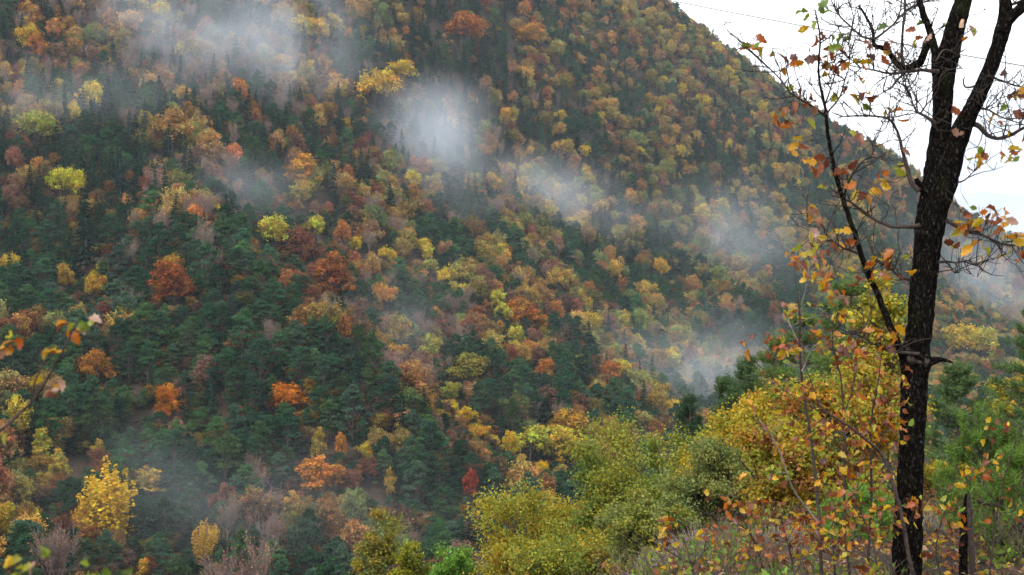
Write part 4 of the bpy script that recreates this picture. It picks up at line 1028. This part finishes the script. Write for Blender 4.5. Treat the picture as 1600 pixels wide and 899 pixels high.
# ------------------------------------------------------------------ thin saplings in front of the oak
SAP = [
 ('thin oak sapling with a pale forked tip left of the dark trunk', 8.2, [[(1284, 912, 8), (1281, 850, 8), (1279, 800, 7.5), (1272, 725, 7), (1263, 660, 6.4), (1254, 600, 6), (1249, 540, 5.4), (1250, 495, 4.4), (1247, 465, 3), (1243, 430, 2), (1241, 405, 1.4)], [(1250, 492, 3), (1257, 460, 2.4), (1263, 430, 1.8), (1264, 412, 1)], [(1281, 820, 5), (1262, 795, 4), (1238, 762, 3.6), (1222, 715, 3), (1205, 680, 2.4), (1186, 655, 1.4)], [(1252, 580, 3), (1262, 560, 2.4), (1272, 540, 1.6)], [(1250, 540, 3), (1235, 510, 2), (1222, 490, 1.2)]], 70),
 ('straight thin oak sapling between the forked sapling and the trunk', 8.5, [[(1330, 915, 7), (1322, 850, 6.4), (1319, 780, 6), (1321, 700, 5.4), (1318, 640, 4.6), (1313, 590, 3.6), (1300, 530, 2.4), (1306, 480, 1.4)], [(1320, 720, 3), (1306, 690, 2.4), (1296, 650, 1.4)], [(1318, 650, 3), (1332, 610, 2.4), (1340, 560, 1.5)], [(1319, 790, 3), (1345, 760, 2), (1360, 735, 1.2)]], 75),
 ('slender oak sapling close against the dark trunk', 8.6, [[(1356, 905, 7), (1358, 850, 6.4), (1362, 770, 6), (1360, 690, 5), (1364, 640, 4), (1372, 600, 3), (1376, 560, 1.6)], [(1361, 720, 3), (1376, 690, 2.4), (1392, 660, 1.4)], [(1362, 760, 3), (1345, 730, 2), (1338, 700, 1.2)]], 75),
 ('leaning sapling crossing before the dark trunk foot', 8.0, [[(1428, 915, 10), (1420, 870, 9), (1408, 800, 8.4), (1392, 745, 7.4), (1378, 710, 6.6), (1355, 688, 6), (1325, 665, 5.4), (1290, 643, 4.6), (1277, 625, 4), (1270, 605, 3), (1262, 582, 2), (1258, 562, 1.2)], [(1340, 675, 3), (1310, 690, 2), (1290, 680, 1.2)], [(1300, 650, 3), (1275, 640, 2.6), (1245, 625, 2), (1215, 600, 1.4), (1190, 575, 1)]], 65),
 ('low many-leaved oak sprout at the trunk foot', 7.9, [[(1372, 910, 6), (1368, 870, 5), (1360, 840, 4), (1350, 815, 2.4), (1345, 800, 1.2)], [(1368, 868, 4), (1385, 840, 3), (1392, 815, 1.4)], [(1366, 880, 3), (1340, 858, 2.4), (1318, 845, 1.2)]], 60),
 ('low leafy sprout beside the dry grass', 8.6, [[(1195, 905, 5), (1180, 850, 4), (1160, 810, 3), (1148, 775, 2), (1140, 740, 1)], [(1182, 850, 3), (1200, 820, 2), (1215, 790, 1.2)], [(1170, 830, 3), (1145, 815, 2), (1120, 805, 1)]], 45),
 ('rust-leaved sprout in front of the dry grass', 8.9, [[(1085, 910, 5), (1080, 880, 4), (1070, 850, 2.4), (1062, 830, 1.2)], [(1082, 885, 3), (1100, 862, 2), (1115, 848, 1)], [(1080, 880, 3), (1055, 868, 2), (1040, 860, 1)]], 40),
 ('bushy orange sprout left of the forked sapling', 8.5, [[(1240, 912, 5), (1236, 870, 4), (1226, 835, 3), (1220, 805, 1.4)], [(1236, 868, 3), (1252, 840, 2), (1258, 815, 1)], [(1236, 880, 3), (1212, 862, 2), (1198, 850, 1)]], 50),
 ('bushy sprout between the two straight saplings', 8.7, [[(1305, 912, 5), (1303, 870, 4), (1300, 830, 3), (1306, 795, 1.4)], [(1302, 860, 3), (1320, 835, 2), (1332, 815, 1)], [(1302, 870, 3), (1285, 850, 2), (1272, 838, 1)]], 50),
 ('low leafy sprout behind the broken stump', 8.8, [[(1470, 905, 5), (1462, 860, 4), (1470, 820, 3), (1480, 790, 1.4)], [(1464, 860, 3), (1450, 835, 2), (1445, 810, 1)], [(1466, 880, 3), (1490, 860, 2), (1500, 845, 1)]], 35),
 ('pale bare-stemmed sprout near the lower picture edge', 8.8, [[(1545, 910, 5), (1552, 850, 4), (1562, 780, 3), (1580, 710, 2.4), (1596, 660, 1.6)], [(1552, 850, 3), (1575, 815, 2), (1590, 790, 1)], [(1560, 790, 3), (1540, 760, 2), (1530, 735, 1)]], 28),
]
for k, (lab, d, polys, nlv) in enumerate(SAP):
    rg = np.random.default_rng(300 + k)
    b0 = at(polys[0][0][0], polys[0][0][1], d); gz = float(zg(b0[0], b0[1]))
    root = empty('oak_sapling', (b0[0], b0[1], gz), lab, 'sapling', 'oak saplings round the dark trunk')
    bl = np.array(root.location)
    tips, pp = [], []
    for j, P in enumerate(polys):
        mb = MB(); A_ = pix_path(P, d, .72, wob=.05, seed=k * 7 + j)
        if j == 0: A_ = np.concatenate([[[b0[0], b0[1], gz - .1, A_[0, 3] * 1.1]], A_]) if A_[0, 2] > gz else A_
        A_[:, :3] -= bl; S_ = spline(A_, .04); pth = S_[:, :3] + rg.normal(size=(len(S_), 3)) * .0015
        tube(mb, pth, np.maximum(S_[:, 3], .0015), 7)
        twigs(mb, rg, pth, 7 if j == 0 else 4, .08, .24, .0024, tips, 1)
        mb.build('stem' if j == 0 else 'branch', root, M_PALE if k in (0, 7) and j else M_TWIG, smooth=True)
    tips = np.array(tips)
    for q in range(int(nlv * 1.9)):
        t = tips[int(rg.integers(0, len(tips)))]
        leaf_at(t + bl + rg.normal(size=3) * .02, rg.choice(list('yyyyooobbbbbbolg')), root, .056 * rg.uniform(.75, 1.3))

# ------------------------------------------------------------------ twigs close to the viewer at the left, out of focus
sd = 3.2
sb = np.array([-1.75, 3.3, 0]); sb[2] = float(zg(sb[0], sb[1]))
root = empty('twig_bush', sb, 'blurred leafy twigs of a bush close by at the left edge', 'bush')
tw_ = [[(-60, 760, 13), (-20, 695, 12), (10, 665, 11), (40, 638, 10), (55, 620, 9), (75, 590, 8), (95, 555, 7), (108, 530, 6), (116, 508, 4)], [(48, 628, 7), (55, 595, 6), (68, 570, 5), (78, 552, 3.5)],
       [(-50, 560, 6), (-20, 552, 5), (5, 545, 4), (16, 535, 2.5)], [(-30, 960, 8), (10, 915, 7), (60, 895, 6), (130, 890, 4), (195, 880, 2.4)], [(20, 908, 4), (40, 885, 3), (52, 870, 2)]]
ends = []
for j, P in enumerate(tw_):
    mb = MB(); d_ = sd if j < 3 else 2.5
    A_ = pix_path(P, d_, .5, wob=.02, seed=j)
    if j in (0, 2, 3): A_ = np.concatenate([[[*sb, .009]], [[*((sb + A_[0, :3]) / 2 + [-.1, 0, -.1]), .008]], A_])
    A_[:, :3] -= sb; S_ = spline(A_, .03); tube(mb, S_[:, :3], np.maximum(S_[:, 3], .0015), 7)
    mb.build('branch', root, M_TWIG, smooth=True)
for a, b, cs, d_ in [(110, 510, 'obo', sd), (130, 500, 'ggl', sd), (122, 505, 'lp', sd), (140, 498, 'p', sd), (118, 520, 'oy', sd), (82, 548, 'oyyo', sd), (74, 550, 'yo', sd), (15, 540, 'yo', sd), (24, 530, 'lo', sd), (8, 548, 'op', sd), (20, 545, 'o', sd),
                     (70, 592, 'y', sd), (96, 592, 'p', sd), (68, 612, 'pb', sd), (76, 608, 'yp', sd), (66, 622, 'p', sd), (2, 670, 'yl', sd), (-4, 690, 'y', sd), (30, 866, 'yl', 2.5), (62, 862, 'gg', 2.5), (50, 880, 'pl', 2.5), (40, 893, 'll', 2.5), (132, 873, 'g', 2.5), (150, 890, 'gl', 2.5), (165, 888, 'g', 2.5), (208, 878, 'g', 2.5)]:
    for ch in cs: leaf_at(at(a, b, d_) + lrng.normal(size=3) * .005, ch, root, .034)

# ------------------------------------------------------------------ floor of the near bank: dry tussocks, stump, stone, litter, undergrowth
def tussock(px, py, w, h, seed, label, pal, nb=420):
    rg = np.random.default_rng(seed); b = near_hit(px, py); s = b[1] / FPX
    mb = MB(); n_ = nb
    p0 = np.stack([rg.normal(size=n_) * w * s * .2, rg.normal(size=n_) * w * s * .16, np.zeros(n_)], 1)
    dr = unit(np.stack([p0[:, 0] / (w * s * .3) + rg.normal(size=n_) * .35, p0[:, 1] / (w * s * .3) + rg.normal(size=n_) * .35, rg.uniform(.5, 1.5, n_)], 1))
    L = h * s * rg.uniform(.5, 1.2, n_)
    col = np.array(pal)[rg.integers(0, len(pal), n_)] * rc(rg, n_, .75, 1.25, .05)
    a = p0 - [0, 0, .03]; m_ = a + dr * L[:, None] * .55; e = m_ + unit(dr + [0, 0, -.5] + rg.normal(size=(n_, 3)) * .2) * L[:, None] * .5
    sd_ = unit(np.cross(dr, rdir(rg, n_))) * .0028
    v = np.stack([a - sd_, a + sd_, m_ + sd_, m_ - sd_, m_ - sd_, m_ + sd_, e + sd_ * .3, e - sd_ * .3], 1)
    f = np.arange(n_ * 8).reshape(-1, 4)
    mb.add(v.reshape(-1, 3), f, np.repeat(col, 8, 0))
    o = mb.build('grass_tussock', None, M_MID, loc=b); tag(o, label, 'grass tussock', 'dry grass tussocks on the near bank')
DRY = [(.34, .28, .24), (.27, .21, .17), (.42, .36, .32), (.2, .14, .1)]
tussock(1095, 848, 100, 62, 1, 'largest pale grey dry tussock below the rounded grey-green bush', DRY, 800)
tussock(1150, 842, 70, 48, 2, 'grey dry tussock next to the largest tussock, towards the saplings', DRY, 380)
tussock(1010, 893, 90, 50, 3, 'dry tussock hanging over the edge of the bank', DRY, 600)
tussock(905, 912, 80, 45, 4, 'small dry tussock at the bottom edge by the yellow-olive oak', DRY, 500)
tussock(1215, 850, 50, 40, 5, 'thin dry tussock among the sapling stems', DRY, 350)
tussock(960, 903, 90, 45, 14, 'dry tussock at the bottom edge between two other tussocks', DRY, 500)
tussock(1462, 835, 80, 48, 6, 'grey-green heather tuft right of the dark trunk', [(.16, .17, .1), (.22, .2, .15), (.3, .27, .24)], 500)
st_b = near_hit(1512, 905)
root = empty('broken_stump', st_b, 'dark broken stump of two splintered stems right of the trunk', 'stump')
for (P, dd_, sd_) in (([(1506, 930, 17), (1505, 880, 16), (1507, 820, 14), (1509, 790, 11), (1510, 772, 5)], 0, 4), ([(1520, 930, 11), (1519, 880, 11), (1516, 820, 10), (1515, 790, 9), (1513, 768, 4)], -.05, 5)):
    mb = MB(); A_ = pix_path(P, st_b[1] + dd_, 1, 0); A_[:, :3] -= st_b; barky(mb, A_, 16, .015, sd_, .12); mb.build('stem', root, M_OAK if sd_ == 4 else M_TWIG, smooth=True)
b_ = bmesh.new(); bmesh.ops.create_icosphere(b_, subdivisions=3, radius=1)
rg = np.random.default_rng(2)
for v_ in b_.verts:
    c_ = v_.co; k_ = 1 + .22 * math.sin(c_.x * 5 + 1) * math.sin(c_.y * 4) + .18 * math.sin(c_.z * 6 + c_.x * 3) + rg.normal() * .03
    v_.co = Vector((c_.x * .17 * k_, c_.y * .13 * k_, c_.z * .09 * k_))
me = bpy.data.meshes.new('stone'); b_.to_mesh(me); b_.free(); me.materials.append(M_STONE)
hb = near_hit(1090, 880)
tag(link('stone', me, None, hb), 'dark stone half sunk in the leaf litter under the dry tussocks', 'stone')
# litter
rg = np.random.default_rng(14); n_ = 20000
x = rg.uniform(-1.5, 7.5, n_); y = rg.uniform(6.5, 17, n_)
s_ = -.905 * (x - .28) + .426 * (y - 8.9); ok = s_ < 1.2; x, y = x[ok], y[ok]; n_ = len(x)
lit = MB(); LP_ = np.array([(.22, .08, .035), (.3, .13, .05), (.42, .29, .22), (.5, .25, .03), (.14, .06, .035), (.35, .22, .14), (.5, .36, .03)])
leaves(lit, np.stack([x, y, zg(x, y) + rg.uniform(.005, .05, n_)], 1), rg.normal(size=(n_, 3)) * .45 + [0, 0, 1], rg.uniform(.035, .08, n_), rg.uniform(.02, .042, n_), LP_[rg.integers(0, len(LP_), n_)] * rc(rg, n_, .7, 1.25, .05), rg)
tag(lit.build('leaf_litter', None, M_MID), 'fallen brown and orange oak leaves covering the near bank', 'leaf litter', kind='stuff')
und = MB(); n_ = 2400
x = rg.uniform(.3, 7., n_); y = rg.uniform(7.6, 16, n_); s_ = -.905 * (x - .28) + .426 * (y - 8.9)
patch = np.sin(x * 2.3 + 1.1 * np.sin(y * 1.7)) * np.sin(y * 1.9 + x * .7); ok = (s_ < .6) & (rg.random(n_) < .35 + .5 * patch); x, y, patch = x[ok], y[ok], patch[ok]
UP = np.array([(.11, .18, .03), (.15, .24, .04), (.08, .13, .04), (.26, .26, .04), (.4, .22, .03), (.24, .1, .05), (.3, .14, .05)])
for a, b, pt in zip(x, y, patch):
    z = float(zg(a, b)); k = int(rg.integers(6, 16)); h_ = rg.uniform(.06, .3)
    p = np.array([a, b, z]) + rg.normal(size=(k, 3)) * [.06, .06, 0]; p[:, 2] += rg.uniform(.02, h_, k)
    sz = rg.uniform(.03, .08)
    leaves(und, p, rg.normal(size=(k, 3)) + [0, 0, .7], sz * rg.uniform(.7, 1.2, k), sz * rg.uniform(.35, .6, k), UP[int(rg.integers(0, 4 if pt > .3 else 7))] * rc(rg, k, .7, 1.3, .08), rg)
    for _ in range(4):
        e = np.array([a, b, z]) + [rg.normal() * .14, rg.normal() * .14, h_ * 1.3]
        tube(und, [[a, b, z - .02], (np.array([a, b, z]) + e) / 2 + rg.normal(size=3) * .03, e], [.003, .0025, .001], 3, col=(.14, .1, .08))
tag(und.build('undergrowth', None, M_MID), 'low green and brown undergrowth on the near bank', 'undergrowth', kind='stuff')

# ------------------------------------------------------------------ overhead cable across the valley
a_, b_2, c_2 = at(1040, 0, 74), at(1250, 40, 62), at(1345, 58, 57.6)
dirv = (c_2 - a_)
mb = MB(); tt = np.linspace(-3.5, 4.5, 60)
pth = a_ + dirv * tt[:, None]; pth[:, 2] += .012 * (tt - .5) ** 2 * np.linalg.norm(dirv) * .3
tube(mb, pth, np.full(60, .027), 6)
tag(mb.build('overhead_cable', None, M_CABLE), 'thin grey overhead cable crossing the white sky above the ridge', 'cable')

# ------------------------------------------------------------------ mist lying on the slope, and the air
def mist_mat(name, dens, nscale, seed, thr, soft, scl):
    m, nn, ll = new_mat(name)
    o = nn.new('ShaderNodeOutputMaterial'); pv = nn.new('ShaderNodeVolumePrincipled')
    pv.inputs['Color'].default_value = (.84, .91, 1, 1); pv.inputs['Anisotropy'].default_value = .15
    t = nn.new('ShaderNodeTexCoord')
    ln = nn.new('ShaderNodeVectorMath'); ln.operation = 'LENGTH'; ll.new(t.outputs['Object'], ln.inputs[0])
    mp = nn.new('ShaderNodeMapping'); mp.inputs['Location'].default_value = (seed * 3.1, seed * 1.7, seed); mp.inputs['Scale'].default_value = scl
    ll.new(t.outputs['Object'], mp.inputs['Vector'])
    nz = nn.new('ShaderNodeTexNoise'); nz.inputs['Scale'].default_value = nscale; nz.inputs['Detail'].default_value = 4; nz.inputs['Roughness'].default_value = .62; nz.inputs['Distortion'].default_value = .9
    ll.new(mp.outputs[0], nz.inputs['Vector'])
    def mth(op, a, b, clamp=False):
        x = nn.new('ShaderNodeMath'); x.operation = op; x.use_clamp = clamp
        for k, vv in enumerate((a, b)):
            if isinstance(vv, (int, float)): x.inputs[k].default_value = vv
            else: ll.new(vv, x.inputs[k])
        return x.outputs[0]
    fall = mth('SUBTRACT', 1.0, ln.outputs['Value'], True)
    a = mth('ADD', mth('MULTIPLY', mth('SUBTRACT', nz.outputs['Fac'], thr), 2.6), mth('MULTIPLY', fall, soft))
    a = mth('MULTIPLY', mth('MAXIMUM', a, 0.0), mth('POWER', fall, 1.2))
    ll.new(mth('MULTIPLY', a, dens), pv.inputs['Density'])
    ll.new(pv.outputs[0], o.inputs['Volume'])
    return m
def mist(px, py, w, h, dens, label, nscale=1.6, seed=1., thr=.5, soft=.6, depth=None, ry=30, tilt=0, fr=.95):
    if depth is None:
        g_ = ground_hit(px, py); d = g_[1] * fr
    else: d = depth
    p = at(px, py, d)
    b = bmesh.new(); bmesh.ops.create_icosphere(b, subdivisions=3, radius=1.0)
    me = bpy.data.meshes.new('mist'); b.to_mesh(me); b.free()
    dims = (w / 2 * d / FPX * 1.4, ry * 1.2, h / 2 * d / FPX * 1.4)
    me.materials.append(mist_mat('mist_air', dens, nscale, seed, thr, soft, [q_ / 42.0 * (450.0 / max(d, 450.0)) for q_ in dims]))
    o = link('mist', me, None, p)
    o.scale = dims; o.rotation_euler = (0, math.radians(tilt), 0)
    tag(o, label, 'mist', kind='stuff')
mist(250, 90, 200, 320, .062, 'thin upright strand of mist high on the slope', 1.5, 1.3, .5, .3, ry=30)
mist(400, 75, 360, 300, .058, 'broad torn veil of mist drifting over the upper slope', 1.5, 2.1, .5, .32, ry=34, tilt=-25)
mist(675, 215, 190, 180, .055, 'dense white puff of mist in the middle of the slope', 1.6, 3.4, .46, .75, ry=28)
mist(690, 285, 300, 170, .013, 'faint skirt of mist under the dense white puff', 1.5, 4.4, .48, .4, ry=30)
mist(870, 310, 270, 130, .03, 'ragged band of mist beside the dense white puff', 1.6, 5.2, .48, .42, tilt=14, ry=34)
mist(1010, 350, 300, 150, .008, 'thin trailing mist between the ragged band and the far slope', 1.5, 6.1, .48, .4, tilt=10, ry=36)
mist(1140, 380, 260, 200, .016, 'thin mist over the far slope', 1.5, 6.6, .48, .45, ry=40)
mist(1070, 590, 360, 210, .02, 'low mist in the valley behind the near pines', 1.5, 7.7, .46, .45, ry=45, fr=.93)
mist(620, 520, 170, 230, .024, 'wisp of mist in the gully beside the pine spur', 1.5, 8.1, .48, .42, ry=22, tilt=20)
mist(100, 165, 340, 150, .03, 'faint mist hanging above the dark firs', 1.5, 9.2, .48, .35, ry=28)
mist(380, 295, 240, 120, .03, 'small haze patch above the pine spur', 1.5, 10.4, .48, .35, ry=24)
mist(330, 800, 760, 260, .0075, 'pale mist rising from the valley floor', 1.5, 11.3, .45, .5, ry=24, fr=.93)
mist(1530, 430, 340, 190, .012, 'mist on the slope behind the dark trunk', 1.5, 12.5, .45, .6, ry=60, fr=.93)
mist(1600, 255, 460, 260, .022, 'white cloud bank over the top of the distant mountain', 1.6, 13.9, .42, .8, depth=2150, ry=120)
mist(1540, 370, 360, 170, .014, 'white mist layer at the foot of the distant mountain', 1.6, 16.2, .42, .8, depth=1700, ry=90)

# ------------------------------------------------------------------ even haze round everything
hz = MB()
X0, X1, Y0, Y1, Z0, Z1 = -1600, 2700, -160, 3400, -92, 480
v = [[x, y, z] for x in (X0, X1) for y in (Y0, Y1) for z in (Z0, Z1)]
hz.add(v, [[0, 1, 3, 2], [4, 6, 7, 5], [0, 4, 5, 1], [2, 3, 7, 6], [0, 2, 6, 4], [1, 5, 7, 3]])
m, nn, ll = new_mat('valley_air')
o_ = nn.new('ShaderNodeOutputMaterial'); pv = nn.new('ShaderNodeVolumePrincipled')
pv.inputs['Color'].default_value = (.72, .86, 1, 1); pv.inputs['Density'].default_value = .00009; pv.inputs['Anisotropy'].default_value = .2
ll.new(pv.outputs[0], o_.inputs['Volume'])
tag(hz.build('haze', None, m), 'even pale haze filling the valley air', 'haze', kind='stuff')
